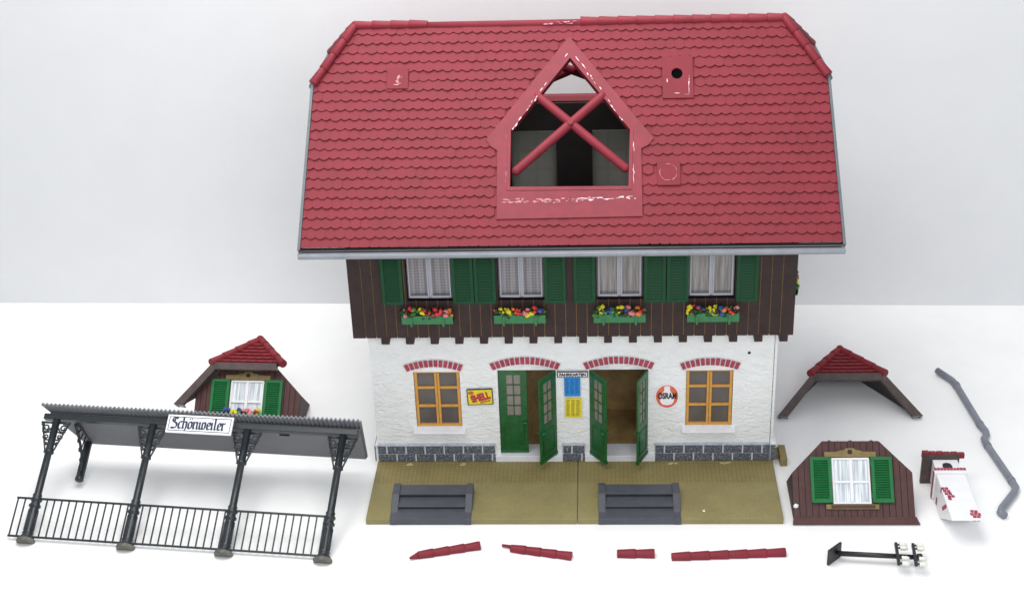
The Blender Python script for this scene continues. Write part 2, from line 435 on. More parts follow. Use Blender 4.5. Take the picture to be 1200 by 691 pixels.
# inside
mb = MB(); mb.box(-2.3, 2.3, .22, 2.3, PZ, .165, PLANK); mb.box(-2.3, 2.3, 1.0, 1.03, .165, 1.9, PLANK); bb(mb, 'interior_floor')
mb = MB()
for k in range(8): mb.box(-.93+k*.1, -.833+k*.1, .42, .44, .165, 1.9, PLANK)
bb(mb, 'interior_partition')
mb = MB(); mb.box(-2.49, 2.49, -.16, 2.56, 1.925, 1.975, INNER); bb(mb, 'storey_floor')
# thresholds
for x0, x1 in ((-.955, -.135), (.135, .985)):
    mb = MB(); mb.box(x0, x1, -.055, .215, PZ, .166, SILLW); bb(mb, 'threshold', bevel=.006)
# plinth
def plinth_run(x0, x1, name='plinth', sep=.235):
    mb = MB(); mb.box(x0, x1, -.03, -.001, PZ, .305, MORT)
    mb.box(x0-.006, x1+.006, -.044, -.001, .305, .322, mb_edge)
    row = [(PZ+.006, .186, 0), (.194, .298, .5)]
    for z0, z1, off in row:
        x = x0-sep*(1-off) if off else x0
        while x < x1:
            a, b = max(x, x0)+.004, min(x+sep-.012, x1)-.002
            if b-a > .02: mb.box(a, b, -.04-random.uniform(0, .004), -.029, z0, z1, STONE)
            x += sep
    return bb(mb, name, bevel=.005)
mb_edge = mat('plinth ledge grey', rgb(176, 180, 190), .5, .12, 20)
plinth_run(-2.4, -.957); plinth_run(-.133, .133); plinth_run(.987, 2.362)
mb = MB(); mb.box(2.375, 2.425, -.03, 2.4, PZ, .31, MORT)
for z0, z1 in ((PZ+.006, .186), (.194, .298)):
    for k in range(10): mb.box(2.42, 2.436, -.02+k*.24, .205+k*.24, z0, z1, STONE)
    mb.box(2.38, 2.43, -.04, -.028, z0, z1, STONE)
mb.box(2.37, 2.44, -.044, 2.4, .31, .325, SILLW); bb(mb, 'plinth')
mb = MB(); mb.box(-2.43, -2.4, -.03, 2.4, PZ, .31, MORT)
for z0, z1 in ((PZ+.006, .186), (.194, .298)):
    for k in range(10): mb.box(-2.44, -2.425, -.03+k*.24, .2+k*.24, z0, z1, STONE)
bb(mb, 'plinth')
# brick arches
def arch(x, halfw, zmid, sag, n, name='brick_arch'):
    R = (halfw**2+sag**2)/(2*sag); a = math.asin(halfw/R); zc = zmid-R; mb = MB()
    H = .09
    pts = [(x+(R+.006)*sin(t), zc+(R+.006)*cos(t)) for t in [-a*1.02+2.04*a*i/24 for i in range(25)]]
    pts += [(x+(R-H-.008)*sin(t), zc+(R-H-.008)*cos(t)) for t in [a*1.02-2.04*a*i/24 for i in range(25)]]
    vs = len(pts)//2
    for i in range(24):
        mb.prism([pts[i], pts[i+1], pts[-2-i], pts[-1-i]], XZ(0), .001, .012, MORT)
    for i in range(n):
        t0 = -a+2*a*(i+.12)/n; t1 = -a+2*a*(i+.88)/n; k = random.uniform(-.003, .003)
        q = [(x+(R+k)*sin(t0), zc+(R+k)*cos(t0)), (x+(R+k)*sin(t1), zc+(R+k)*cos(t1)), (x+(R-H)*sin(t1), zc+(R-H)*cos(t1)), (x+(R-H)*sin(t0), zc+(R-H)*cos(t0))]
        mb.prism(q, XZ(0), .011, .024, BRICK)
    return bb(mb, name)
for x in (-1.65, 1.622): arch(x, .36, 1.506, .072, 12)
for x in (-.56, .5475): arch(x, .425, 1.535, .09, 14)
# ground floor windows
def gwindow(x):
    z0, z1 = .56, 1.33; w = .272; mb = MB(); f = .034; y0, y1 = .02, .055
    mb.box(-w, -w+f, y0, y1, z0, z1, ORANGE); mb.box(w-f, w, y0, y1, z0, z1, ORANGE)
    mb.box(-w+f, w-f, y0, y1, z0, z0+f, ORANGE); mb.box(-w+f, w-f, y0, y1, z1-f*.6, z1, ORANGE)
    mb.box(-.03, .03, y0-.008, y1, z0+f, z1-f*.6, ORANGE)
    mb.box(-.004, .004, y0-.0105, y0-.006, z0+f, z1-f*.6, OCHRE)
    h = (z1-z0)/3
    for k in (1, 2):
        for a, b in ((-w+f, -.03), (.03, w-f)): mb.box(a, b, y0, y1, z0+k*h+.03-.016, z0+k*h+.03+.016, ORANGE)
    o = bb(mb, 'window', None, (x, 0, 0), bevel=.004)
    p = MB(); p.box(-w+.01, w-.01, .042, .05, z0+.01, z1-.005, GLASS_D); p.build('pane', o)
    s = MB(); s.prism([(-.075, .497), (-.075, .517), (.02, .558), (.06, .558), (.06, .497)], lambda a, b_, h_: (h_, a, b_), -.318, .318, SILLW); s.build('sill', o, bevel=.005)
    return o
for x in (-1.622, 1.622):
    gwindow(x)
# doors
def leaf(hx, hy, ang, w, closed=False, sgn=1):
    """door leaf hinged at x=0, extends +x before rotation"""
    mb = MB(); z0, z1 = .172, 1.346; t = .022
    pan = []
    px0, px1 = w*.26, w*.78
    for i in range(2):
        for j in range(4):
            a = px0+(px1-px0)*(i/2)+.006; b = px0+(px1-px0)*((i+1)/2)-.006
            c = .70+j*.145; pan.append((a, b, c+.008, c+.137))
    mb.holed([(0, z0), (w, z0), (w, z1), (0, z1)], [rect(p) for p in pan], XZ(t/2), 0, t, GREEND)
    for s in (-1, 1):
        y = s*t/2
        for (a, b, c, d) in ((.05, w-.05, .27, .285), (.05, w-.05, .6, .615), (.05, .062, .285, .6), (w-.062, w-.05, .285, .6)):
            mb.box(a, b, min(y, y+s*.006), max(y, y+s*.006), c, d, GREEND)
        mb.box(.0, w, min(y, y+s*.008), max(y, y+s*.008), .175, .215, GREEND)
    o = bb(mb, 'door_leaf', None, (hx, hy, 0), (0, 0, ang), bevel=.003)
    p = MB()
    for q in pan: p.box(q[0], q[1], -.003, .003, q[2], q[3], PANE)
    p.build('pane', o)
    h = MB(); h.capsule((w-.05, -.035, .61), (w-.05+.035, -.035, .61), .012, GREENL); h.tube([(w-.04, -.03, .61), (w-.04, .03, .61)], .009, GREENL); h.capsule((w-.05, .035, .61), (w-.015, .035, .61), .012, GREENL)
    h.build('handle', o)
    return o
leaf(-.888, .03, radians(0), .34)
leaf(-.206, .0, radians(180+53), .315)
leaf(.206, .0, radians(-53), .315)
leaf(.889, .0, radians(180+65), .30)

# upper storey
YF = -.2; ZB = 1.915; XB = 2.54
UW = [(x-.245, x+.245, 2.43, 3.3) for x in (-1.608, -.562, .556, 1.592)]
under = lambda y: 3.333+(y+.7043)-.09
mb = MB()
openings = [(a-.02, b+.02, c-.03, d+.02) for a, b, c, d in UW]
mb.holed([(-XB+.01, ZB+.01), (XB-.01, ZB+.01), (XB-.01, under(YF)), (-XB+.01, under(YF))], [rect(w) for w in openings], XZ(YF+.08), 0, .072, OCHRE, INNER, INNER)
sp = .1225; nb = 41; off = -XB+(2*XB-nb*sp)/2
for k in range(nb):
    a, b = off+k*sp+.0045, off+(k+1)*sp-.0045
    if k == 0: a = -XB
    if k == nb-1: b = XB
    d = random.uniform(-.003, .003)
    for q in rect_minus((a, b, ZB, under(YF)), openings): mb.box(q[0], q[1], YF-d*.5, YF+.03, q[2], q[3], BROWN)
# side walls with vertical boards
YBK = 2.58; yr = 1.1891; ztop = 4.95
for s in (-1, 1):
    conv = [(YF+.082, ZB), (YBK, ZB), (YBK, under(2*yr-YBK)), (yr+(under(yr)-ztop), ztop), (yr-(under(yr)-ztop), ztop), (YF+.082, under(YF+.082))]
    fn = (lambda s: (lambda y, z, h: (s*(XB-h), y, z)))(s)
    y = YF+.082
    mb.prism(conv, fn, .02, .06, OCHRE, None, INNER)
    while y < YBK-.01:
        a, b = (y+.0045 if y > 0 else y), min(y+sp-.0045, YBK)
        q = clip([(a, ZB), (b, ZB), (b, 6), (a, 6)], conv)
        if len(q) > 2: mb.prism(q, fn, 0., .022, BROWN)
        y += sp
# back wall with two window openings
bw = [(-.76, -.22, 2.55, 3.36), (.28, .86, 2.55, 3.36)]
mb.holed([(-XB+.08, ZB), (XB-.08, ZB), (XB-.08, under(2*yr-YBK)), (-XB+.08, under(2*yr-YBK))], [rect(w) for w in bw], XZ(YBK), 0, .06, INNER, None, BROWN)
timber = bb(mb, 'timber_wall')
for w in bw:
    k = MB(); k.box(w[0]-.02, w[1]+.02, YBK-.085, YBK-.065, w[2]-.02, w[3]+.02, SHEET); bb(k, 'window_sheet')
# joists under the overhang
jp = None
for k in range(17):
    x = -2.305+.13+.2885*k-.0
    if jp is None:
        j = MB(); j.prism([(-.172, 1.915), (-.172, 1.825), (-.15, 1.80), (0.0, 1.80), (0.0, 1.915)], lambda y, z, h: (h, y, z-PZ), -.046, .046, BROWN)
        jp = j.build('joist', B, (x, 0, 0), bevel=.004)
    else: copy_part(jp, B, (x, 0, 0))
# shutters
def shutter_mesh(w, h, m, n):
    mb = MB(); f = .036; t = .032
    mb.box(-w/2, -w/2+f, -t, 0, 0, h, m); mb.box(w/2-f, w/2, -t, 0, 0, h, m)
    mb.box(-w/2+f, w/2-f, -t, 0, 0, f*1.1, m); mb.box(-w/2+f, w/2-f, -t, 0, h-f*1.1, h, m)
    mb.box(-w/2+f, w/2-f, -.008, 0, f, h-f, m)
    z0, z1 = f*1.1, h-f*1.1
    for k in range(n):
        a = z0+(z1-z0)*k/n; b = z0+(z1-z0)*(k+1)/n
        mb.prism([(-.03, a+.001), (-.026, a-.002+.004), (-.012, b-.003), (-.005, b-.003), (-.005, a+.001)], lambda y, z, hh: (hh, y, z), -w/2+f, w/2-f, m)
    return mb
sh0 = None
for x in (-2.035, -1.225, -.972, -.176, .157, .953, 1.21, 1.99):
    if sh0 is None:
        sh0 = shutter_mesh(.243, .97, GREEN, 26).build('shutter', B, (x, YF-.004, 2.374-PZ), bevel=.003)
    else: copy_part(sh0, B, (x, YF-.004, 2.374-PZ))
for s in (-1, 1):
    for y in (.12, 1.1):
        copy_part(sh0, B, (s*(XB+.004), y, 2.374-PZ), (0, 0, s*pi/2))
# upper windows
def uwindow(x, cm):
    mb = MB(); w = .243; z0, z1 = 2.434, 3.29; f = .016; y0, y1 = YF+.012, YF+.05
    for s in (-1, 1):
        a, b = (-w, -.012) if s < 0 else (.012, w)
        mb.box(a, a+f, y0, y1, z0, z1, FRAMEW); mb.box(b-f, b, y0, y1, z0, z1, FRAMEW)
        mb.box(a+f, b-f, y0, y1, z0, z0+f*1.6, FRAMEW); mb.box(a+f, b-f, y0, y1, z1-f, z1, FRAMEW)
    mb.box(-.012, .012, y0+.01, y1, z0, z1, FRAMEW)
    o = bb(mb, 'window', None, (x, 0, 0), bevel=.003)
    p = MB(); p.box(-w-.015, w+.015, YF+.052, YF+.06, z0-.025, z1+.01, cm); p.build('curtain', o)
    return o
for i, x in enumerate((-1.608, -.562, .556, 1.592)): uwindow(x, LACE if i < 2 else PLEAT)
# side windows between the side shutters, same frame turned to the gable wall
for s in (-1, 1):
    mb = MB(); z0, z1 = 2.434-PZ, 3.29-PZ
    for a, b in ((-.34, -.012), (.012, .34)):
        mb.box(a, a+.03, -.02, .0, z0, z1, FRAMEW); mb.box(b-.03, b, -.02, .0, z0, z1, FRAMEW)
        mb.box(a+.03, b-.03, -.02, .0, z0, z0+.03, FRAMEW); mb.box(a+.03, b-.03, -.02, .0, z1-.03, z1, FRAMEW)
    o = mb.build('window', B, (s*(XB+.002), .61, 0), (0, 0, s*pi/2), .003)
    p = MB(); p.box(-.335, .335, -.008, .0, z0+.005, z1-.005, PLEAT); p.build('curtain', o)
# flower boxes
def flowers(w, d, seed, n=90):
    random.seed(seed); mb = MB()
    for k in range(n):
        x = random.uniform(-w/2, w/2); y = random.uniform(-d, -.01); z = random.uniform(-.005, .07)
        mb.blob((x, y, z), random.uniform(.016, .034), random.choice(LEAF), (1, 1, .7), .45)
    xs = [(-w/2+w*(i+.5)/9) for i in range(9)]
    for i, x in enumerate(xs):
        m = random.choice(FCOL+FCOL[:2]) if random.random() < .9 else LEAF[1]
        for j in range(random.choice((3, 4, 5))):
            mb.blob((x+random.uniform(-.035, .035), random.uniform(-d-.012, -.03), random.uniform(.03, .1)), random.uniform(.018, .036), m, (1, .9, .8), .45)
    return mb
def planter(parent, loc, rot, w, seed, hooks=True, h=.115):
    mb = MB(); d = .11
    mb.prism([(-d, h), (-d+.012, 0), (0, 0), (0, h), (-.014, h), (-.014, h-.03), (-d+.014, h-.03), (-d+.014, h)], lambda y, z, hh: (hh, y, z), -w/2, w/2, GREENB)
    for s in (-1, 1):
        mb.box(s*w/2-.006*(s > 0), s*w/2+.006*(s < 0), -d+.01, -.004, .01, h-.002, GREENB)
        mb.box(s*w*.31-.012, s*w*.31+.012, -d-.01, .0, -.02, h-.01, GREENB)
    o = mb.build('flower_box', parent, loc, rot, .003)
    fl = flowers(w*.98, d, seed); fl.build('flowers', o, (0, 0, h-.03), fix=False)
    random.seed(seed+1)
    return o
for i, x in enumerate((-1.647, -.585, .554, 1.612)): planter(B, (x, YF-.004, 2.148-PZ), (0, 0, 0), .592, 11+i*7)
planter(B, (XB+.004, .62, 2.148-PZ), (0, 0, pi/2), .592, 61)

# ---- roof
YE, ZE, ZH, HR, WE = -.7043, 3.333, 4.72, 2.443, 2.913
ZR = ZE+(yr-YE); q2 = 1/sqrt(2)
front = lambda x, y, h: (x, y-h*q2, ZE+(y-YE)+h*q2)
back = lambda x, y, h: (x, 2*yr-y+h*q2, ZE+(y-YE)+h*q2)
yh = YE+(ZH-ZE)
WB = 2.935; WE = 2.875; WK = 2.83; HR = 2.425      # half widths: eave, front hip corner, rear hip corner, ridge
outline = [(-WB, YE), (WB, YE), (WE, yh), (HR, yr), (-HR, yr), (-WE, yh)]
outline_b = [(-WB, YE), (WB, YE), (WK, yh), (HR, yr), (-HR, yr), (-WK, yh)]
hole = [(.021, .862), (-.637, .245), (-.643, -.225), (.651, -.23), (.678, .24)]
frame_o = [(.012, 1.055), (-.915, .175), (-.87, .12), (-.79, .08), (-.79, -.49), (.80, -.48), (.80, .08), (.88, .11), (.94, .165)]
patches = [(-2.045, -1.80, .62, .80), (1.048, 1.392, .50, .86), (.968, 1.22, -.228, -.03)]
mb = MB()
trim = lambda L: [(x, y+.02 if y == YE else y) for x, y in L]
mb.holed(trim(outline), [hole], front, -.07, 0, RED, RED, INNER)
mb.holed(trim(outline_b), [hole], back, -.07, 0, RED, RED, INNER)
hdx = WE-HR-.02
for s in (-1, 1):
    L = sqrt(hdx**2+(ZR-ZH)**2); nx, nz = (ZR-ZH)/L, hdx/L
    hip = (lambda s: (lambda y, t, h: (s*(WE-hdx*t+h*nx), y, ZH+(ZR-ZH)*t+h*nz)))(s)
    pa, pb, pc = Vector((s*WE, yh, ZH)), Vector((s*WK, 2*yr-yh, ZH)), Vector((s*HR, yr, ZR)); dn = Vector((0, 0, -.06))
    mb.add([pa, pb, pc, pa+dn, pb+dn, pc+dn], [(0, 1, 2)], RED); mb.add([pa, pb, pc, pa+dn, pb+dn, pc+dn], [(3, 4, 5)], INNER)
def tiles(mb, mp, region, skip, y0, y1, rows, x0, x1, n, lift=.022, skew=0.):
    dy = (y1-y0)/rows; w = (x1-x0)/n
    for r_ in range(rows):
        yb = y0+r_*dy; yt = yb+dy*1.12; off = (r_ % 2)*.5
        for c in range(-1, n+1):
            a = x0+(c+off)*w; b = a+w; cx = (a+b)/2
            jb = random.uniform(-.004, .004)
            m_ = 5; arc = []
            for i in range(m_+1):
                t = i/m_; arc.append((a+(b-a)*t, yb+jb+dy*.24*(1-sin(pi*t))*.9))
            poly = arc+[(b, yt), (a, yt)]
            q = clip(poly, region)
            if len(q) < 3: continue
            cen = (cx, yb+dy*.5)
            if any(inpoly(cen, s_) and inpoly((cx, yb+dy*.1), s_) for s_ in skip): continue
            k = random.uniform(-.003, .003)
            hh = lambda p: lift+k-(lift-.006)*(p[1]-yb)/(dy*1.12)
            vs = [mp(p[0], p[1], hh(p)) for p in q]; mb.add(vs, [list(range(len(q)))], RED)
            # the lip under each rounded end
            inside = lambda p: all((region[(i+1) % len(region)][0]-region[i][0])*(p[1]-region[i][1])-(region[(i+1) % len(region)][1]-region[i][1])*(p[0]-region[i][0]) >= -1e-6 for i in range(len(region)))
            for i in range(m_):
                p, q_ = arc[i], arc[i+1]
                if inside(p) and inside(q_):
                    mb.add([mp(p[0], p[1], hh(p)), mp(q_[0], q_[1], hh(q_)), mp(q_[0], q_[1]+.012, .0), mp(p[0], p[1]+.012, .0)], [(0, 1, 2, 3)], RED)
inset = [(x*.999, y) for x, y in outline]; inset_b = [(x*.999, y) for x, y in outline_b]
patch_polys = [[(a, c), (b, c), (b, d), (a, d)] for a, b, c, d in patches]
ROWS = 23
tiles(mb, front, inset, [frame_o, hole]+patch_polys, YE-.012, yr-.01, ROWS, -WB, WB, 54)
tiles(mb, back, inset_b, [frame_o, hole], YE-.012, yr-.01, ROWS, -WB, WB, 54)
for s in (-1, 1):
    hipm = (lambda s: (lambda y, t, h: (s*(WE-(WE-WK)*(y-yh)/(2*yr-2*yh)-hdx*t/.686+h*.73), y, ZH+(ZR-ZH)*t/.686+h*.68)))(s)
    tiles(mb, hipm, [(yh, 0), (2*yr-yh, 0), (yr, .686)], [], -.01, .686, 6, yh, 2*yr-yh, 9)
roof = mb.build('roof', B, (0, 0, -PZ), fix=False)
def rb(mb, name, bevel=0., label=None): return mb.build(name, roof, bevel=bevel, label=label)
# dormer surround, front and back
for k, mp in enumerate((front, back)):
    mb = MB(); mb.holed(frame_o, [hole], mp, -.004, .027, SURR, SURR, SURR)
    inner2 = [(.021+(x-.021)*1.06, .3+(y-.3)*1.06+(.01 if y > .8 else 0)) for x, y in hole]
    mb.holed(inner2, [hole], mp, .026, .033, SURR, SURR, SURR)
    rb(mb, 'dormer_surround', .006)
    mb = MB(); h_ = .0
    mb.capsule(mp(-.577, -.085, h_), mp(.375, .535, h_), .052, RED2); rb(mb, 'cross_rod')
    mb = MB(); mb.capsule(mp(.62, -.07, h_-.012), mp(-.345, .55, h_-.012), .052, RED2); rb(mb, 'cross_rod')
mb = MB(); mb.tube([front(.02, .302, .03), front(.02, .302, .066)], [.04, .03], RED2, 12); rb(mb, 'rod_boss')
# ridge, hip caps
def caps(p, q, n, r0, m=RED2, lift=0.):
    """row of tapering half-round caps from p to q"""
    mb = MB(); p, q = Vector(p), Vector(q); d = (q-p)/n; 
    for i in range(n):
        a = p+d*(i-.12 if i else i); b = p+d*(i+1)
        mb.tube([a, a+d*.04, b-d*.02, b], [r0*.82, r0*.84, r0*1.05, r0*.98], m, 14)
    return mb
zc = ZR+.0
rb(caps((-1.60, yr, zc), (-2.45, yr, zc), 4, .056), 'ridge_cap')
rb(caps((2.45, yr, zc), (.139, yr, zc), 11, .056), 'ridge_cap')
mb = MB(); mb.tube([(-2.4, yr, ZR-.015), (2.4, yr, ZR-.015)], .045, RED, 12); rb(mb, 'ridge_fillet')
for s in (-1, 1):
    for mp in (front, back):
        e = Vector(mp(s*(WE if mp is front else WK), yh, .03)); t = Vector(mp(s*HR, yr, .03))
        rb(caps(t+(e-t)*.02, e+(e-t)*.015, 4, .052), 'hip_cap')
# gutters and verges
mb = MB()
gy, gz = YE-.045, ZE-.047
prof = [(.062*cos(t), .062*sin(t)) for t in [pi+pi*i/10 for i in range(11)]]+[(.072, .004), (.072, .016), (.05, .016), (.05, 0)]
prof = [(-.074, .014), (-.064, .016)]+prof
mb.prism([(p[0], p[1]) for p in prof], lambda a, b, h: (h, gy+a, gz+b), -WB-.02, WB+.02, GUT)
rb(mb, 'gutter', .003)
for ys in (1, -1):
    k = MB(); ya = lambda y: y if ys > 0 else 2*yr-y
    k.box(-WB+.01, WB-.01, min(ya(gy-.045), ya(gy+.05)), max(ya(gy-.045), ya(gy+.05)), gz-.03, gz+.004, INNER); k.box(-WB+.01, WB-.01, min(ya(YE+.006), ya(YE+.03)), max(ya(YE+.006), ya(YE+.03)), ZE-.14, ZE-.012, INNER); rb(k, 'eave_dark_fill')  # eave board plus a dark strip that paints the gutter's shaded inside
mb = MB(); mb.prism([(p[0], p[1]) for p in prof], lambda a, b, h: (h, 2*yr-gy+a, gz+b), -WB-.02, WB+.02, GUT); rb(mb, 'gutter', .003)
for s in (-1, 1):
    mb = MB()
    mb.tube([(s*(WE+.02), yh-.03, ZH-.02), (s*(WK+.02), 2*yr-yh+.03, ZH-.02)], .036, VERGE, 10); rb(mb, 'gutter')
    for mp in (front, back):
        mb = MB(); we = WE if mp is front else WK
        mb.prism([(YE-.02, -.1), (yh, -.1), (yh, .03), (YE-.02, .03)], (lambda mp, we: lambda y, h, x: mp(x+s*(WB+(we-WB)*(y-YE)/(yh-YE)), y, h))(mp, we), min(0, s*.03), max(0, s*.03), VERGE); rb(mb, 'verge_board')
# patches
def flake(mb, mp, pts, h, n, w, m=GLUE):
    """smears of dried glue along a polyline"""
    for i in range(len(pts)-1):
        a, b = Vector(pts[i]), Vector(pts[i+1]); L = (b-a).length; k = int(n*L)+1
        for j in range(k):
            if random.random() < .42: continue
            t = (j+random.random())/k; c = a+(b-a)*t; d = (b-a).normalized(); nn = Vector((-d.y, d.x))
            l = random.uniform(.3, 1.)*.04; ww = w*random.uniform(.15, .7)
            o = nn*random.uniform(-w, w)
            q = [c+o+d*l*cos(z)*random.uniform(.5, 1.1)+nn*ww*sin(z)*random.uniform(.4, 1.2) for z in [2*pi*e/7 for e in range(7)]]
            mb.prism([tuple(v) for v in q], mp, h-.002, h+.001+random.uniform(0, .002), m)
for i, (a, b, c, d) in enumerate(patches):
    mb = MB(); hole_c = [(1.212+.062*cos(t), .712+.046*sin(t)) for t in [2*pi*k/20 for k in range(20)]] if i == 1 else None
    out = [(a, c), (b, c), (b, d), (a, d)]
    mb.holed(out, [hole_c] if hole_c else [], front, -.01, .03, RED)
    o = rb(mb, 'roof_patch', .004)
    if hole_c:
        k = MB(); k.prism([(1.212+.062*cos(t), .712+.046*sin(t)) for t in [2*pi*k_/20 for k_ in range(20)]], front, -.005, .004, HOLE); rb(k, 'pipe_hole')
GLUEP = mat('thin pale glue', rgb(170, 100, 112), .35, .16, 40)
mb = MB()
flake(mb, front, [(-.62, .24), (-.02, .89)], 0.034, 26, .012); flake(mb, front, [(.06, .89), (.66, .26)], 0.034, 30, .012)
flake(mb, front, [(-.69, .2), (-.69, -.2)], .028, 22, .008, GLUEP); flake(mb, front, [(.715, .15), (.715, -.2)], .028, 40, .009)
flake(mb, front, [(-.72, -.335), (-.1, -.345)], .028, 60, .018, GLUEP); flake(mb, front, [(-.3, -.345), (.28, -.335)], .0285, 50, .016, GLUEP); flake(mb, front, [(0.05, -.335), (.74, -.325)], .029, 50, .01)
flake(mb, front, [(1.1, .56), (1.1, .7)], .032, 40, .008); flake(mb, front, [(1.34, .56), (1.34, .72)], .032, 40, .008); flake(mb, front, [(1.1, .535), (1.34, .535)], .032, 30, .008)
ring = [(1.09+.095*cos(t), -.122+.068*sin(t)) for t in [2*pi*k/14 for k in range(15)]]
flake(mb, front, ring, .032, 60, .005, GLUEP)
flake(mb, front, [(-1.95, .66), (-1.9, .74)], .032, 90, .03, GLUEP); flake(mb, front, [(-1.95, .65), (-1.88, .66)], .033, 70, .012, GLUEP)
flake(mb, front, [(-.28, 1.16), (.1, 1.165)], .05, 30, .012, GLUEP); flake(mb, front, [(-.05, 1.165), (.05, 1.165)], .054, 30, .008)
o = rb(mb, 'glue_residue'); o['kind'] = 'stuff'

# ---- signs on the ground floor wall
ZS = -PZ
def plate(name, x, z, w, h, m, border=None, rot=0., label=None, d=.014):
    mb = MB()
    if border: mb.box(-w/2, w/2, -d, 0, -h/2, h/2, border); mb.box(-w/2+.011, w/2-.011, -d-.002, -d+.001, -h/2+.011, h/2-.011, m)
    else: mb.box(-w/2, w/2, -d, 0, -h/2, h/2, m)
    return mb.build(name, B, (x, -.012, z+ZS), (0, rot, 0), label=label)
o = plate('enamel_sign', -1.111, .997, .31, .22, YEL, BLACK, radians(-2), 'yellow enamel advertising sign with red slanted lettering')
text('SHELL', .235, SRED, o, 'lettering', (.005, -.019, .0), (pi/2, radians(-14), 0), .105, bold=.06)
text('MOTOR OIL', .12, SRED, o, 'lettering', (.06, -.019, -.062), (pi/2, radians(-14), 0), .024, bold=.02)
mb = MB(); mb.prism([(-.105+.034*cos(t), .062+.026*sin(t)) for t in [2*pi*k/14 for k in range(14)]], XZ(0), .015, .019, SRED)
for k in range(5): mb.box(-.125+k*.01, -.123+k*.01, -.0205, -.018, .045, .08, YEL)
mb.build('emblem', o)
o = plate('ticket_sign', .002, 1.302, .365, .078, PALE, BLACK, 0, 'narrow white ticket office sign')
text('FAHRKARTEN', .315, BLACK, o, 'lettering', (0, -.018, 0), height=.04, bold=.05)
def notice(x, z, w, h, m, m2, rot, label):
    o = plate('notice', x, z, w, h, m, None, rot, label, .008)
    mb = MB()
    for c in range(3):
        for k in range(int(h/.018)-2):
            a = -w/2+.014+c*(w-.02)/3; b = a+(w-.02)/3*random.uniform(.55, .85)
            mb.box(a, b, -.0095, -.0075, h/2-.03-k*.018, h/2-.02-k*.018, m2)
    mb.build('print', o); return o
notice(-.004, 1.128, .192, .265, BLUEP, BLUED, 0, 'blue printed notice')
notice(.004, .833, .198, .27, YEL, YELD, radians(1), 'yellow printed notice')
mb = MB(); disc = lambda r_, n=32: [(r_*cos(2*pi*k/n), r_*sin(2*pi*k/n)*1.18) for k in range(n)]
mb.prism(disc(.146), XZ(0), 0, .012, PALE); mb.prism(disc(.132), XZ(0), .011, .015, SORA)
o = mb.build('enamel_sign', B, (1.121, -.004, .985+ZS), label='round orange enamel sign with a white light bulb')
mb = MB()
bulb = [(-.032, .14), (-.036, .09), (-.045, .07)]+[(-.085*cos(t), -.03+.095*sin(t)) for t in [radians(40-i*20) for i in range(12)]]
bulb = [(-.034, .135), (-.034, .085), (-.052, .055), (-.074, .015), (-.084, -.03), (-.078, -.075), (-.055, -.108), (0, -.12), (.055, -.108), (.078, -.075), (.084, -.03), (.074, .015), (.052, .055), (.034, .085), (.034, .135), (.02, .145), (-.02, .145)]
mb.prism(bulb, XZ(0), .014, .018, PALE); mb.build('emblem', o)
text('OSRAM', .222, BLACK, o, 'lettering', (0.002, -.0205, .012), height=.086, bold=.04)

# ------------------------------------------------------------------ dormer kit parts
def board_panel(mb, conv, holes, bw, gap, y0, y1, m, mg):
    """boards clipped to a convex outline with rectangular holes, front at y0"""
    xs = [p[0] for p in conv]; zs = [p[1] for p in conv]
    x = min(xs); n = round((max(xs)-min(xs))/bw); w = (max(xs)-min(xs))/n
    for k in range(n):
        a, b = x+k*w+gap/2, x+(k+1)*w-gap/2
        for q in rect_minus((a, b, min(zs), max(zs)), holes):
            c = clip([(q[0], q[2]), (q[1], q[2]), (q[1], q[3]), (q[0], q[3])], conv)
            if len(c) > 2: mb.prism(c, lambda u, v, h: (u, h, v), y0+random.uniform(0, .003), y1, m)
    mb2 = [c for c in conv]
    hs = [[(h[0], h[2]), (h[1], h[2]), (h[1], h[3]), (h[0], h[3])] for h in holes]
    mb.holed(mb2, hs, lambda u, v, h: (u, h, v), y0+.016, y1+.02, mg)
DARKGAP = mat('dark board groove', rgb(50, 34, 34), .6, .1, 8)
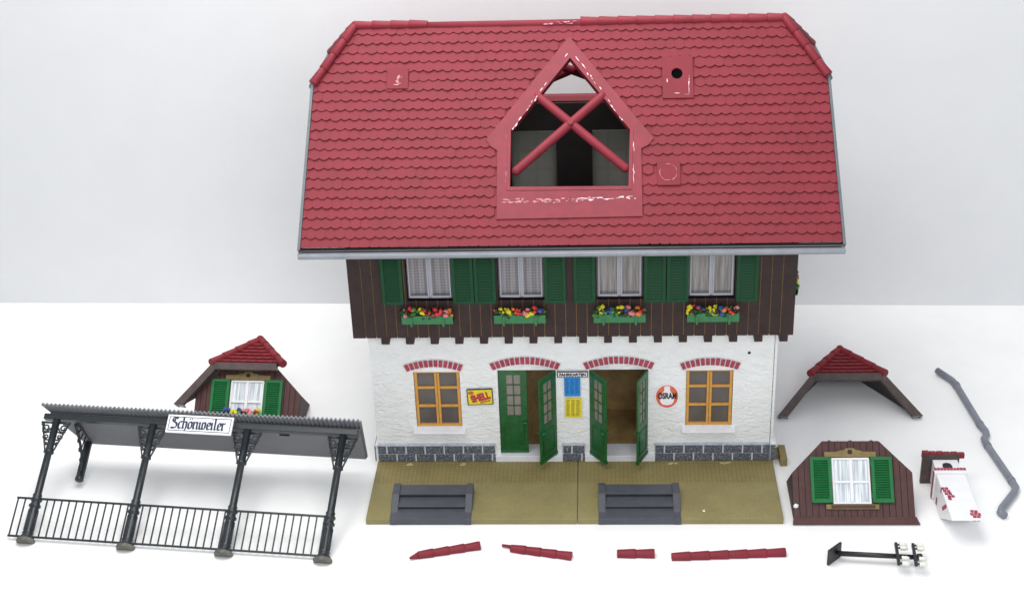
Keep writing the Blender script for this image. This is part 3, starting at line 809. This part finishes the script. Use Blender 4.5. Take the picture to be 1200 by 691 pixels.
def gable(parent, flowers_=False, lip=True):
    holew = (-.235, .205, .235, .775)
    conv = [(-.69, .03), (.69, .03), (.69, .6), (.325, .972), (-.325, .972), (-.69, .6)]
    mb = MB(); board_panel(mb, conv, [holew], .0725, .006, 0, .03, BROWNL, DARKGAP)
    mb.prism([(-.705, 0), (.735, 0), (.70, .09), (-.692, .09)], lambda u, v, h: (u, h-.012*(1-v/.09)-.006, v), 0, .03, BROWNL)
    for s in (-1, 1):
        mb.prism([(.03, .04), (.03, .6), (.55, .6)], lambda y, z, h: (s*(.69-h), y, z), 0, .03, BROWNL, None, DARKGAP)
    for x in (-.24, 0, .24): mb.box(x-.018, x+.018, .005, .04, .965, .982, BROWNL)
    mb.build('board_wall', parent, bevel=.002)
    # ochre surround
    mb = MB(); lint = [(-.31, .78), (.28, .78), (.28, .84), (.13, .845), (.09, .862), (.055, .862), (.03, .885), (-.06, .885), (-.085, .862), (-.12, .862), (-.16, .845), (-.31, .84)]
    hc = [(-.015+.028*cos(t), .838+.028*sin(t)) for t in [2*pi*k/14 for k in range(14)]]
    mb.holed(lint, [hc], XZ(0), -.005, .022, OCHREF); mb.build('lintel', parent, bevel=.004)
    mb = MB(); mb.prism(hc, XZ(0), .0, .006, DARKGAP); mb.build('lintel_hole', parent)
    mb = MB(); mb.box(-.317, .284, -.022, .0, .176, .232, OCHREF); mb.box(-.26, .24, -.03, -.021, .186, .222, BROWNL); mb.build('sill', parent, bevel=.004)
    # window
    mb = MB(); f = .022
    x0, x1, z0, z1 = -.232, .202, .238, .772; y0, y1 = -.012, .02; xm = (x0+x1)/2; zm = z0+.255
    mb.box(x0, x0+f, y0, y1, z0, z1, WHITE); mb.box(x1-f, x1, y0, y1, z0, z1, WHITE); mb.box(x0+f, x1-f, y0, y1, z0, z0+f, WHITE); mb.box(x0+f, x1-f, y0, y1, z1-f, z1, WHITE)
    mb.box(xm-.018, xm+.018, y0-.006, y1, z0+f, z1-f, WHITE)
    for a, b in ((x0+f, xm-.018), (xm+.018, x1-f)): mb.box(a, b, y0, y1, zm-.014, zm+.014, WHITE)
    o = mb.build('window', parent, bevel=.003)
    mb = MB(); mb.box(x0+.008, x1-.008, .008, .014, z0+.008, z1-.008, PLEATW); mb.build('curtain', o)
    s0 = shutter_mesh(.238, .53, GREENL, 16).build('shutter', parent, (-.362, -.008, .25), (0, 0, radians(0)), .003)
    copy_part(s0, parent, (.334, -.008, .25))
    for x in (-.247, .218):
        for z in (.33, .7):
            mb = MB(); mb.capsule((x, -.02, z-.018), (x, -.02, z+.018), .014, GREENL, 8); mb.build('hinge', parent)
    if flowers_: planter(parent, (-.02, -.03, .185), (0, 0, 0), .5, 91)

def small_tiles(mb, tri_map, poly, rows, n):
    """a few rows of coarse tiles over a convex polygon in (u,v)"""
    us = [p[0] for p in poly]; vs_ = [p[1] for p in poly]
    v0, v1 = min(vs_), max(vs_); u0_, u1_ = min(us), max(us)
    dv = (v1-v0)/rows; w = (u1_-u0_)/n
    for r_ in range(rows):
        for c in range(-1, n+1):
            a = u0_+(c+(r_ % 2)*.5)*w; b = a+w; vb = v0+r_*dv
            arc = [(a+(b-a)*i/4, vb+dv*.22*(1-sin(pi*i/4))) for i in range(5)]
            q = clip(arc+[(b, vb+dv*1.1), (a, vb+dv*1.1)], poly)
            if len(q) < 3: continue
            hh = lambda p: .026-.02*(p[1]-vb)/dv
            mb.add([tri_map(p[0], p[1], hh(p)) for p in q], [list(range(len(q)))], REDD)
            for i in range(4):
                p, s_ = arc[i], arc[i+1]
                if clip([p, s_, (s_[0], s_[1]+.001)], poly): mb.add([tri_map(p[0], p[1], hh(p)), tri_map(s_[0], s_[1], hh(s_)), tri_map(s_[0], s_[1]+.006, 0), tri_map(p[0], p[1]+.006, 0)], [(0, 1, 2, 3)], REDD)
def hood(parent, right=True, bargecol=FASC):
    """half-hipped hood: front fascia at y=0, apex behind; local z runs up the front"""
    FX, SX, SZ = .91, .45, .55; AY, AZ = .48, .985; CUT = .10
    V = Vector
    A = V((0, AY, AZ)); Bp = V((0, AZ+CUT, AZ))
    def plane(a, b, c, names, t, mtop, mbot, tile=None):
        pts = [V(p) for p in names]; n = (V(b)-V(a)).cross(V(c)-V(a)).normalized()
        if n.z < 0: n = -n
        mb = MB(); k = len(pts)
        vs = pts+[p-n*t for p in pts]
        mb.add(vs, [list(range(k))], mtop); mb.add(vs, [list(range(k, 2*k))[::-1]], mbot); mb.add(vs, [(i, (i+1) % k, k+(i+1) % k, k+i) for i in range(k)], mbot)
        if tile:
            o, uu, rows, nn = tile; o = V(o); uu = V(uu).normalized(); vv = n.cross(uu).normalized()
            if vv.z < 0: vv = -vv
            poly = [((p-o).dot(uu), (p-o).dot(vv)) for p in pts]
            ar = sum(poly[i-1][0]*poly[i][1]-poly[i][0]*poly[i-1][1] for i in range(k))
            if ar < 0: poly = poly[::-1]
            small_tiles(mb, lambda a_, b_, h: tuple(o+uu*a_+vv*b_+n*h), poly, rows, nn)
        return mb
    sides = (-1, 1) if right else (-1,)
    for s in sides:
        Ff, S, Fr = V((s*FX, 0, 0)), V((s*SX, 0, SZ)), V((s*FX, CUT, 0))
        plane(Ff, S, A, [Ff, S, A, Bp, Fr], .05, REDD, INNER if right else FASC).build('side_slope', parent, fix=False)
    SL, SR = V((-SX, 0, SZ)), V((SX, 0, SZ))
    plane(SL, SR, A, [SL, SR, A], .04, REDD, INNER, (SL, (1, 0, 0), 7, 8)).build('hip_slope', parent, fix=False)
    # fascia boards on the front edge
    t = .095; up = lambda x, z: (x, z)
    k = (FX-SX)/SZ; L = sqrt((FX-SX)**2+SZ**2); nx, nz = SZ/L, (FX-SX)/L
    mb = MB()
    for s in sides:
        a, b = (s*FX, -.01), (s*SX, SZ); c, d = (s*(SX-t*.42), SZ-t), (s*(FX-t*1.25), -.02)
        mb.prism([a, b, c, d], lambda u_, v_, h: (u_, h, v_), -.03, .05, bargecol)
    xr = SX if right else SX-.06
    mb.prism([(-SX, SZ), (xr, SZ), (xr-(t*.42 if right else 0), SZ-t), (-SX+t*.42, SZ-t)], lambda u_, v_, h: (u_, h, v_), -.031, .05, bargecol)
    mb.build('fascia', parent, bevel=.004)
    for s in sides:       # pale ends of the legs
        mb = MB(); mb.prism([(s*(FX-.005), .0), (s*(FX-.125), -.012), (s*(FX-.13), -.035), (s*(FX-.0), -.014)], lambda u_, v_, h: (u_, h, v_), -.025, .1, CANC); mb.build('eave_end', parent)
    # hip caps
    for s in (-1, 1):
        e = V((s*SX*1.06, -.03, SZ-.01)); tp = A+V((0, .02, .02)); d = (e-tp)
        mb = caps(tp-d*.02, e, 4, .05, REDD); mb.build('hip_cap', parent)
    mb = MB(); mb.capsule(A+V((0, .0, .02)), Bp+V((0, -.05, .02)), .05, REDD); mb.build('ridge_cap', parent)

TILT = -pi/4
g1 = thing('dormer_gable', 'loose brown board gable with green shutters but no hood, right of the platform', 'gable wall', (3.22, -1.235, .006), (TILT, 0, 0))
gable(g1)
mb = MB(); mb.blob((-.665, -.012, .215), .034, WHITE, (1, .6, 1), .2); mb.build('glue_drop', g1)
g2 = thing('roofed_dormer', 'brown dormer with green shutters and red hood, standing behind the grey canopy', 'dormer', (-4.215, .575, .006), (TILT, 0, -radians(3)))
gable(g2, True)
hd = bpy.data.objects.new('hood', None); C.objects.link(hd); hd.parent = g2; hd.location = (-.01, -.12, .425); hd.empty_display_size = .1
hood(hd, False)
g3 = thing('dormer_hood', 'empty brown and red dormer hood standing alone on the table beside the station', 'roof hood', (3.495, 1.0, .055), (TILT, 0, 0))
hood(g3, True)

# ------------------------------------------------------------------ station canopy, tipped back on the table
cex = Vector((cos(radians(-5.866)), sin(radians(-5.866)), 0))
ca = radians(34.5)
can = thing('station_canopy', 'tipped-back grey canopy with four iron columns, railing and a white name board', 'canopy', (-6.337, -1.565, 0.01), (-(pi/2-ca), 0, radians(-5.866)))
# local frame: x along, z up the columns, y towards the house (perpendicular)
cols_x = (0, 1.215, 2.385, 3.545)
def spiral(cx, cz, r_, turns, s, n=22):
    return [(cx+s*r_*(1-.72*i/n)*cos(2*pi*turns*i/n+pi), 0, cz+r_*(1-.72*i/n)*sin(2*pi*turns*i/n+pi)) for i in range(n+1)]
def bracket_mesh(s):
    mb = MB()
    mb.tube([(s*.04, 0, 1.12), (s*.06, 0, 1.16), (s*.17, 0, 1.5)], .011, IRON, 6)
    mb.tube([(s*.045, 0, 1.5), (s*.18, 0, 1.5)], .014, IRON, 6)
    mb.tube(spiral(s*.108, 1.43, .055, 1.6, s), .0105, IRON, 6)
    mb.tube(spiral(s*.088, 1.32, .034, 1.4, -s, 16), .0095, IRON, 6)
    mb.tube(spiral(s*.07, 1.235, .024, 1.3, s, 14), .009, IRON, 6)
    mb.tube([(s*.05, 0, 1.38), (s*.125, 0, 1.36)], .009, IRON, 6); mb.tube([(s*.05, 0, 1.28), (s*.1, 0, 1.275)], .009, IRON, 6)
    mb.blob((s*.16, 0, 1.475), .022, IRON); mb.blob((s*.135, 0, 1.385), .016, IRON)
    return mb
col0 = None
for i, x in enumerate(cols_x):
    if col0 is None:
        mb = MB()
        prof = [(.092, .0), (.1, .012), (.098, .04), (.084, .062), (.066, .085), (.062, .1), (.068, .112), (.06, .13), (.058, .4), (.052, .42), (.07, .435), (.07, .455), (.054, .47), (.052, .5), (.068, .512), (.068, .53), (.05, .55), (.056, .58), (.044, .6), (.042, 1.1), (.062, 1.112), (.062, 1.13), (.044, 1.145), (.044, 1.54)]
        mb.lathe(prof, lambda a, b, h: (a, b, h), IRON, 16)
        for k in range(8): 
            t = 2*pi*k/8; mb.tube([(.057*cos(t), .057*sin(t), .14), (.056*cos(t), .056*sin(t), .39)], .009, IRON, 6)
        mb.add([(.1*cos(t), .1*sin(t), .012) for t in [2*pi*k/16 for k in range(16)]]+[(.03*cos(t), .03*sin(t), -.008) for t in [2*pi*k/16 for k in range(16)]], [(k, (k+1) % 16, 16+(k+1) % 16, 16+k) for k in range(16)]+[list(range(16, 32))], FOOT)
        col0 = mb.build('column', can, (x, 0, 0))
        for s in (-1, 1): bracket_mesh(s).build('scroll_bracket', col0)
        ft = MB(); ft.lathe([(.1, -.012), (.112, .008), (.108, .036), (.092, .047)], lambda a, b, h: (a, b, h), FOOT, 16); ft.build('foot', col0)
    else: copy_part(col0, can, (x, 0, 0))
# railing
mb = MB(); mb.box(-.24, 3.545, -.012, .012, .525, .548, IRON); mb.box(-.24, 3.545, -.012, .012, .06, .082, IRON)
rail = mb.build('railing', can, bevel=.003)
bal = None; x = -.225
while x < 3.5:
    if all(abs(x-c) > .045 for c in cols_x):
        if bal is None:
            k = MB(); k.box(-.0075, .0075, -.007, .007, .082, .525, IRON); bal = k.build('baluster', rail, (x, 0, 0))
        else: copy_part(bal, rail, (x, 0, 0))
    x += .0905
# roof: corrugated sheet plus smooth underside
FV, FH, BV, BH = 1.66, -.13, 1.535, .68
mp = lambda xx, t, dz: (xx, FH+(BH-FH)*t, FV+(BV-FV)*t+dz)
mb = MB(); nx_ = 420; xa0, xa1 = -.18, 3.765; xb0, xb1 = .12, 3.70
row = []
for i in range(nx_+1):
    s = i/nx_; wv = .014*sin(2*pi*s*74)
    row.append([mp(xa0+(xa1-xa0)*s+((xb0-xa0)*(1-s)+(xb1-xa1)*s)*t, t, .028+wv) for t in (0, 1)]+[mp(xa0+(xa1-xa0)*s+((xb0-xa0)*(1-s)+(xb1-xa1)*s)*t, t, .006+wv*.9) for t in (0, 1)])
vs = [p for r_ in row for p in r_]; fs = []
for i in range(nx_):
    a, b = i*4, (i+1)*4
    fs += [(a, b, b+1, a+1), (a+2, a+3, b+3, b+2), (a, a+2, b+2, b), (a+1, b+1, b+3, a+3)]
mb.add(vs, fs, CANC)
cr_ = mb.build('corrugated_roof', can, fix=False)
mb = MB(); e = .17
def edge(t, s): return (xa0+(xb0-xa0)*t) if s < 0 else (xa1+(xb1-xa1)*t)
mb.prism([(edge(e, -1)+.02, e), (edge(e, 1)-.02, e), (edge(.985, 1)-.01, .985), (edge(.985, -1)+.01, .985)], lambda a, t, h: mp(a, t, -.03+h), 0, .022, CANG)
mb.build('soffit', can, bevel=.003)
mb = MB(); mb.box(-.16, 3.72, -.035, .05, 1.535, 1.605, IRON); mb.build('beam', can, bevel=.006)
for x in (1.12, 2.78): 
    k = MB(); k.box(x-.06, x+.06, .18, .2, 1.565, 1.585, IRONB); k.build('beam_clip', can)
# wall bracket at the left rear
mb = MB()
bx = .2
mb.tube([(bx, .05, 1.56), (bx, .3, 1.55), (bx, .66, 1.52)], .02, IRON, 6)
mb.tube([(bx, .1, 1.53), (bx, .3, 1.42), (bx, .45, 1.3), (bx, .54, 1.16), (bx, .56, 1.05)], .018, IRON, 6)
for k in range(5):
    y = .2+k*.09; z = 1.47-k*.065-.02*k*k*.3
    mb.tube(spiral(0, 0, .03, 1.3, 1, 12) and [(bx, y+.034*(1-.6*i/12)*cos(2*pi*1.4*i/12), z+.034*(1-.6*i/12)*sin(2*pi*1.4*i/12)) for i in range(13)], .009, IRON, 6)
    mb.tube([(bx, y+.03, z), (bx, y+.07, 1.53-.04*k*.2)], .009, IRON, 6)
mb.box(bx-.045, bx+.045, .55, .585, 1.0, 1.5, IRON); mb.lathe([(.03, .97), (.052, .985), (.052, 1.03), (.036, 1.05), (.03, 1.1)], lambda a, b, h: (bx+a, .56+b, h), IRON, 12)
mb.build('wall_bracket', can)
# name board
BRX = radians(0)
mb = MB(); sw, sh_ = .80, .222
mb.box(-sw/2, sw/2, -.012, .012, -sh_/2, sh_/2, PALE)
for (a, b, c, d) in ((-sw/2+.022, sw/2-.022, sh_/2-.03, sh_/2-.022), (-sw/2+.022, sw/2-.022, -sh_/2+.022, -sh_/2+.03), (-sw/2+.022, -sw/2+.03, -sh_/2+.03, sh_/2-.03), (sw/2-.03, sw/2-.022, -sh_/2+.03, sh_/2-.03)):
    mb.box(a, b, -.0145, -.011, c, d, NAVY)
board = mb.build('name_board', can, (1.85, -.16, 1.505), (0, 0, 0))
G = {
 'S': (.86, [[(.78, 1.32), (.62, 1.5), (.3, 1.52), (.14, 1.36), (.14, 1.08), (.34, .9), (.6, .76), (.72, .56), (.7, .24), (.5, .04), (.2, .0), (.0, .16)], [(.44, 1.46), (.42, .98)], [(.02, .14), (.2, .12), (.42, .1)]]),
 'c': (.56, [[(.5, .86), (.34, 1.), (.12, .84), (.12, .16), (.28, .0), (.52, .16)]]),
 'h': (.72, [[(.04, 1.42), (.14, 1.56), (.14, .12), (.24, .0)], [(.14, .8), (.4, 1.), (.56, .84), (.56, .1), (.4, -.28)]]),
 'o': (.68, [[(.12, .84), (.12, .16), (.3, .0), (.54, .18), (.54, .84), (.34, 1.), (.12, .84)], [(.14, 1.3), (.24, 1.42)], [(.44, 1.3), (.54, 1.42)]]),
 'n': (.78, [[(.0, .86), (.12, 1.), (.12, .12), (.24, .0)], [(.14, .8), (.42, 1.), (.56, .86), (.56, .12), (.68, .0)]]),
 'w': (1.0, [[(.0, .86), (.12, 1.), (.12, .14), (.28, .0), (.46, .16), (.46, 1.)], [(.46, .16), (.64, .0), (.84, .18), (.84, .84), (.66, 1.02)]]),
 'e': (.58, [[(.1, .42), (.48, .6), (.48, .84), (.32, 1.), (.12, .84), (.12, .16), (.28, .0), (.52, .16)]]),
 'i': (.4, [[(.0, .86), (.13, 1.), (.13, .12), (.26, .0)], [(.1, 1.32), (.17, 1.4)]]),
 'l': (.4, [[(.02, 1.42), (.13, 1.56), (.13, .12), (.26, .0)]]),
 'r': (.54, [[(.0, .86), (.12, 1.), (.12, .12), (.24, .0)], [(.14, .8), (.32, .98), (.46, .88)]]),
}
word = 'Schonweiler'
tot = sum(G[c][0] for c in word); k_ = .665/tot; kz = .092
mb = MB(); cx = -.345; nib = (.12, .085); st = 0
for c in word:
    for line in G[c][1]:
        for i in range(len(line)-1):
            (a, b), (p, q) = line[i], line[i+1]
            quad = [(a-nib[0], b-nib[1]), (a+nib[0], b+nib[1]), (p+nib[0], q+nib[1]), (p-nib[0], q-nib[1])]
            dx, dz = p-a, q-b; L = sqrt(dx*dx+dz*dz); ox, oz = -dz/L*.07, dx/L*.07
            quad2 = [(a+ox, b+oz), (a-ox, b-oz), (p-ox, q-oz), (p+ox, q+oz)]
            for qd in (quad, quad2):
                st += 1; y = -.0125-.00002*(st % 90)
                pts = [(cx+u_*k_, -.06+v_*kz) for u_, v_ in qd]
                mb.add([(u_, y-.0012, v_) for u_, v_ in pts], [(0, 1, 2, 3)], NAVY)
    cx += G[c][0]*k_
mb.build('lettering', board, fix=False)

# ------------------------------------------------------------------ chimney lying on its back
ch = thing('chimney', 'white plastered chimney with red cap and brick patches, lying beside the loose gable', 'chimney', (4.365, -1.61, .004))
W_ = .165; Hh = .36; YC = .86
mb = MB()
# local y runs from the slanting cut end (0) to the cap, z is height above the table
mb.prism([(0.0, .335), (.03, .345), (YC, Hh), (YC, .012), (.5, .0)], lambda y, z, h: (h, y, z), -W_, W_, WHITE)
mb.box(-W_-.02, W_+.02, YC, YC+.10, .0, Hh+.02, WHITE)
mb.box(-W_+.02, W_-.02, YC+.10, 1.19, .03, Hh-.02, WHITE)
mb.build('shaft', ch, bevel=.008)
rnd = random.Random(5)
mb = MB(); n_ = 10; wb = (2*W_+.04)/n_
for k in range(n_): mb.box(-W_-.02+k*wb+.003, -W_-.02+(k+1)*wb-.003, YC+.05, YC+.092+rnd.uniform(-.006, .004), Hh+.012, Hh+.027, BRICK)
mb.build('brick_band', ch)
mb = MB()
for k in range(9): mb.box(-W_-.027, -W_-.012, YC+.02, YC+.065, .006+k*.041, .042+k*.041, BRICK)
mb.build('brick_band', ch)
def brickpatch(cx, cy, rows):
    mb = MB()
    for r_, (o_s, w) in enumerate(rows):
        for c in range(w):
            x = cx+o_s*.042+c*.042; y = cy+r_*.05+rnd.uniform(-.003, .003)
            a, b = max(x+.003, -W_-.004), min(x+.039, W_+.004)
            if b-a > .008: mb.box(a, b, y+.004, y+.044, .3, .345+(Hh-.345)*(y-.03)/.83+.006, BRICK)
    return mb.build('brick_patch', ch)
brickpatch(-.15, .36, ((.5, 1), (.5, 2), (0, 2), (-.2, 2), (-.5, 2)))
brickpatch(.065, .03, ((.2, 2), (-.3, 3), (0, 2)))
mb = MB()
for r_ in range(5): mb.box(-W_-.006, -W_+.01, .40-.03*r_, .445-.03*r_, .18+r_*.03, .206+r_*.03, BRICK)
mb.build('brick_patch', ch)
mb = MB(); mb.box(-W_-.006, -W_+.01, .7, .74, .04, .13, BRICK); mb.build('brick_patch', ch)
arcp = [(-.055, 0), (.055, 0), (.055, .1), (.04, .14), (0, .155), (-.04, .14), (-.055, .1)]
mb = MB(); mb.prism([(p[0], YC+.105+p[1]) for p in arcp], lambda a, b, h: (a, b, Hh-.02+h), -.02, .004, BLACK); mb.build('flue_opening', ch)
mb = MB(); mb.box(-.26, .17, 1.19, 1.235, .0, .405, FASC)
cap = mb.build('cap', ch, bevel=.005)
mb = MB()
for k in range(6):
    x = -.265+k*.083; mb.box(x+.001, x+.08, 1.2+.004*(k % 2), 1.26, .34, .428-.005*(k % 2)-.004*k, REDD)
mb.build('cap_tiles', cap, bevel=.008)

# ------------------------------------------------------------------ downpipe
mb = MB()
pp = [(4.804, 2.089, 0.06), (4.948, 1.868, 0.046), (4.981, 1.76, 0.046), (5.079, 0.774, 0.046), (5.111, 0.638, 0.046), (5.104, 0.561, 0.046), (5.051, 0.465, 0.046), (5.056, 0.352, 0.046), (5.172, -0.447, 0.046), (5.186, -0.568, 0.046), (5.137, -0.671, 0.046), (4.928, -0.973, 0.046), (4.889, -1.056, 0.046), (4.931, -1.121, 0.046)]
mb.tube(pp, .043, PIPE, 14)
o = mb.build('downpipe'); tag(o, 'bent grey drainpipe lying at the far right of the table', 'drainpipe')
for i in (2, 3, 7, 8):
    p, q = Vector(pp[i]), Vector(pp[i+1] if i in (2, 7) else pp[i-1]); d = (q-p).normalized()
    k = MB(); k.tube([p, p+d*.05], .049, PIPE, 14); k.build('pipe_collar', o)

# ------------------------------------------------------------------ telegraph pole
V = Vector
pole = thing('telegraph_pole', 'black telegraph pole with white insulators lying on the table below the gable', 'utility pole', (2.93, -1.90, 0))
a = V((2.925, -1.89, .105)); b = V((3.80, -1.962, .105))
d = (b-a).normalized(); sd = V((-d.y, d.x, 0)).normalized(); upv = d.cross(sd)*-1
if upv.z < 0: upv = -upv
o_ = V((2.93, -1.90, 0))
pl = lambda p: tuple(V(p)-o_)
mb = MB(); mb.tube([pl(a), pl(b)], [.03, .027], IRONB, 12); mb.lathe([(.038, -.03), (.044, -.005), (.044, .02), (.03, .03)], lambda x, y, h: tuple(b+sd*x+upv*y+d*h-o_), IRONB, 12); mb.build('post', pole)
mb = MB(); 
def pl_box(mb, c, l, s_, u_, m):
    c = V(c); vs = [tuple(c+d*x*l+sd*y*s_+upv*z*u_-o_) for x in (-1, 1) for y in (-1, 1) for z in (-1, 1)]
    mb.add(vs, [(0, 1, 3, 2), (4, 6, 7, 5), (0, 4, 5, 1), (2, 3, 7, 6), (0, 2, 6, 4), (1, 5, 7, 3)], m)
q1, q2_, q3 = V((.7071, -.7071, 0))*.013, V((.7071, .7071, 0))*.112, V((0, 0, .1)); cc = V((2.885, -1.893, .104))-o_
mb.add([tuple(cc+q1*i+q2_*j+q3*k) for i in (-1, 1) for j in (-1, 1) for k in (-1, 1)], [(0, 1, 3, 2), (4, 6, 7, 5), (0, 4, 5, 1), (2, 3, 7, 6), (0, 2, 6, 4), (1, 5, 7, 3)], IRONB); mb.build('base_plate', pole, bevel=.004)
for t in (.725, .935):
    c = a+(b-a)*t+upv*.035
    k = MB(); pl_box(k, c, .016, .185, .02, IRONB); arm = k.build('crossarm', pole, bevel=.004)
    for s in (-1, 1):
        for e in (0, 1):
            p = c+sd*s*(.165-.075*e)+d*.01+upv*(.012*e)
            k = MB(); k.tube([pl(p), pl(p+d*.03)], .011, IRONB, 8); 
            rr = [(.0, .0), (.024, .002), (.028, .02), (.022, .03), (.027, .038), (.027, .055), (.02, .066), (.021, .076), (.01, .085)]
            k.lathe([(max(x, .003), h) for x, h in rr], lambda x, y, h: tuple(p+d*(.026+h)+sd*x+upv*y-o_), INSUL, 12)
            k.build('insulator', arm)

# ------------------------------------------------------------------ loose ridge strips
def strip(p, q, n, r_, label, left=None):
    p, q = V((p[0], p[1], r_*.55)), V((q[0], q[1], r_*.55)); L = (q-p); c = (p+q)/2
    o = V((c.x, c.y, 0)); mb = MB()
    d_ = L/n; dn = d_.normalized()
    for i in range(n):
        a_ = p+d_*(i-.1 if i else 0); b_ = p+d_*(i+1)
        mb.tube([a_-o, a_+d_*.05-o, b_-d_*.06-o, b_-o], [r_*.84, r_*.86, r_*1.04, r_*.98], RED2, 14)
    if left == 'point':
        w = V((-dn.y, dn.x, 0)); mb.tube([p-o+dn*.02, p-o-dn*.10-w*.03-V((0, 0, .0))], [r_*.86, .012], RED2, 14)
    if left == 'nub':
        w = V((-dn.y, dn.x, 0)); mb.tube([p-o+dn*.02+w*.03, p-o-dn*.11+w*.035], [.02, .016], RED2, 10)
    ob = mb.build('ridge_strip', loc=o, fix=True)
    tag(ob, label, 'ridge tile strip', 'loose red ridge tile strips')
strip((-1.74, -1.825), (-1.05, -1.65), 4, .052, 'red ridge strip of four tiles with a pointed left end, sloping up to the right', 'point')
strip((-.70, -1.70), (-.01, -1.845), 4, .052, 'red ridge strip of four tiles with a thin nub at its left end', 'nub')
strip((.495, -1.80), (.915, -1.80), 2, .055, 'shortest loose red ridge strip, only two tiles long')
strip((1.10, -1.855), (2.37, -1.775), 6, .053, 'longest loose red ridge strip of six tiles lying below the platform')

# ------------------------------------------------------------------ light
w = bpy.data.worlds.new('World'); scene.world = w; w.use_nodes = True
w.node_tree.nodes['Background'].inputs[0].default_value = (.93, .96, 1, 1); w.node_tree.nodes['Background'].inputs[1].default_value = .5
def area(name, loc, target, size, power, col=(1, 1, 1)):
    l = bpy.data.lights.new(name, 'AREA'); l.shape = 'RECTANGLE'; l.size = size[0]; l.size_y = size[1]; l.energy = power; l.color = col
    o = bpy.data.objects.new(name, l); C.objects.link(o); o.location = loc
    o.rotation_euler = (Vector(target)-Vector(loc)).to_track_quat('-Z', 'Y').to_euler()
    return o
area('overhead_softbox', (-2.0, .2, 12.5), (-.2, .2, 0), (13, 9), 1650, (1, .985, .96))
area('front_fill_light', (3, -17, 12), (0, 0, 1.5), (8, 6), 900, (.95, .97, 1))  # unseen fill light added on the camera side to brighten the front
scene.view_settings.view_transform = 'Standard'; scene.view_settings.look = 'None'; scene.view_settings.exposure = .26
scene.render.resolution_x = 1024; scene.render.resolution_y = 589
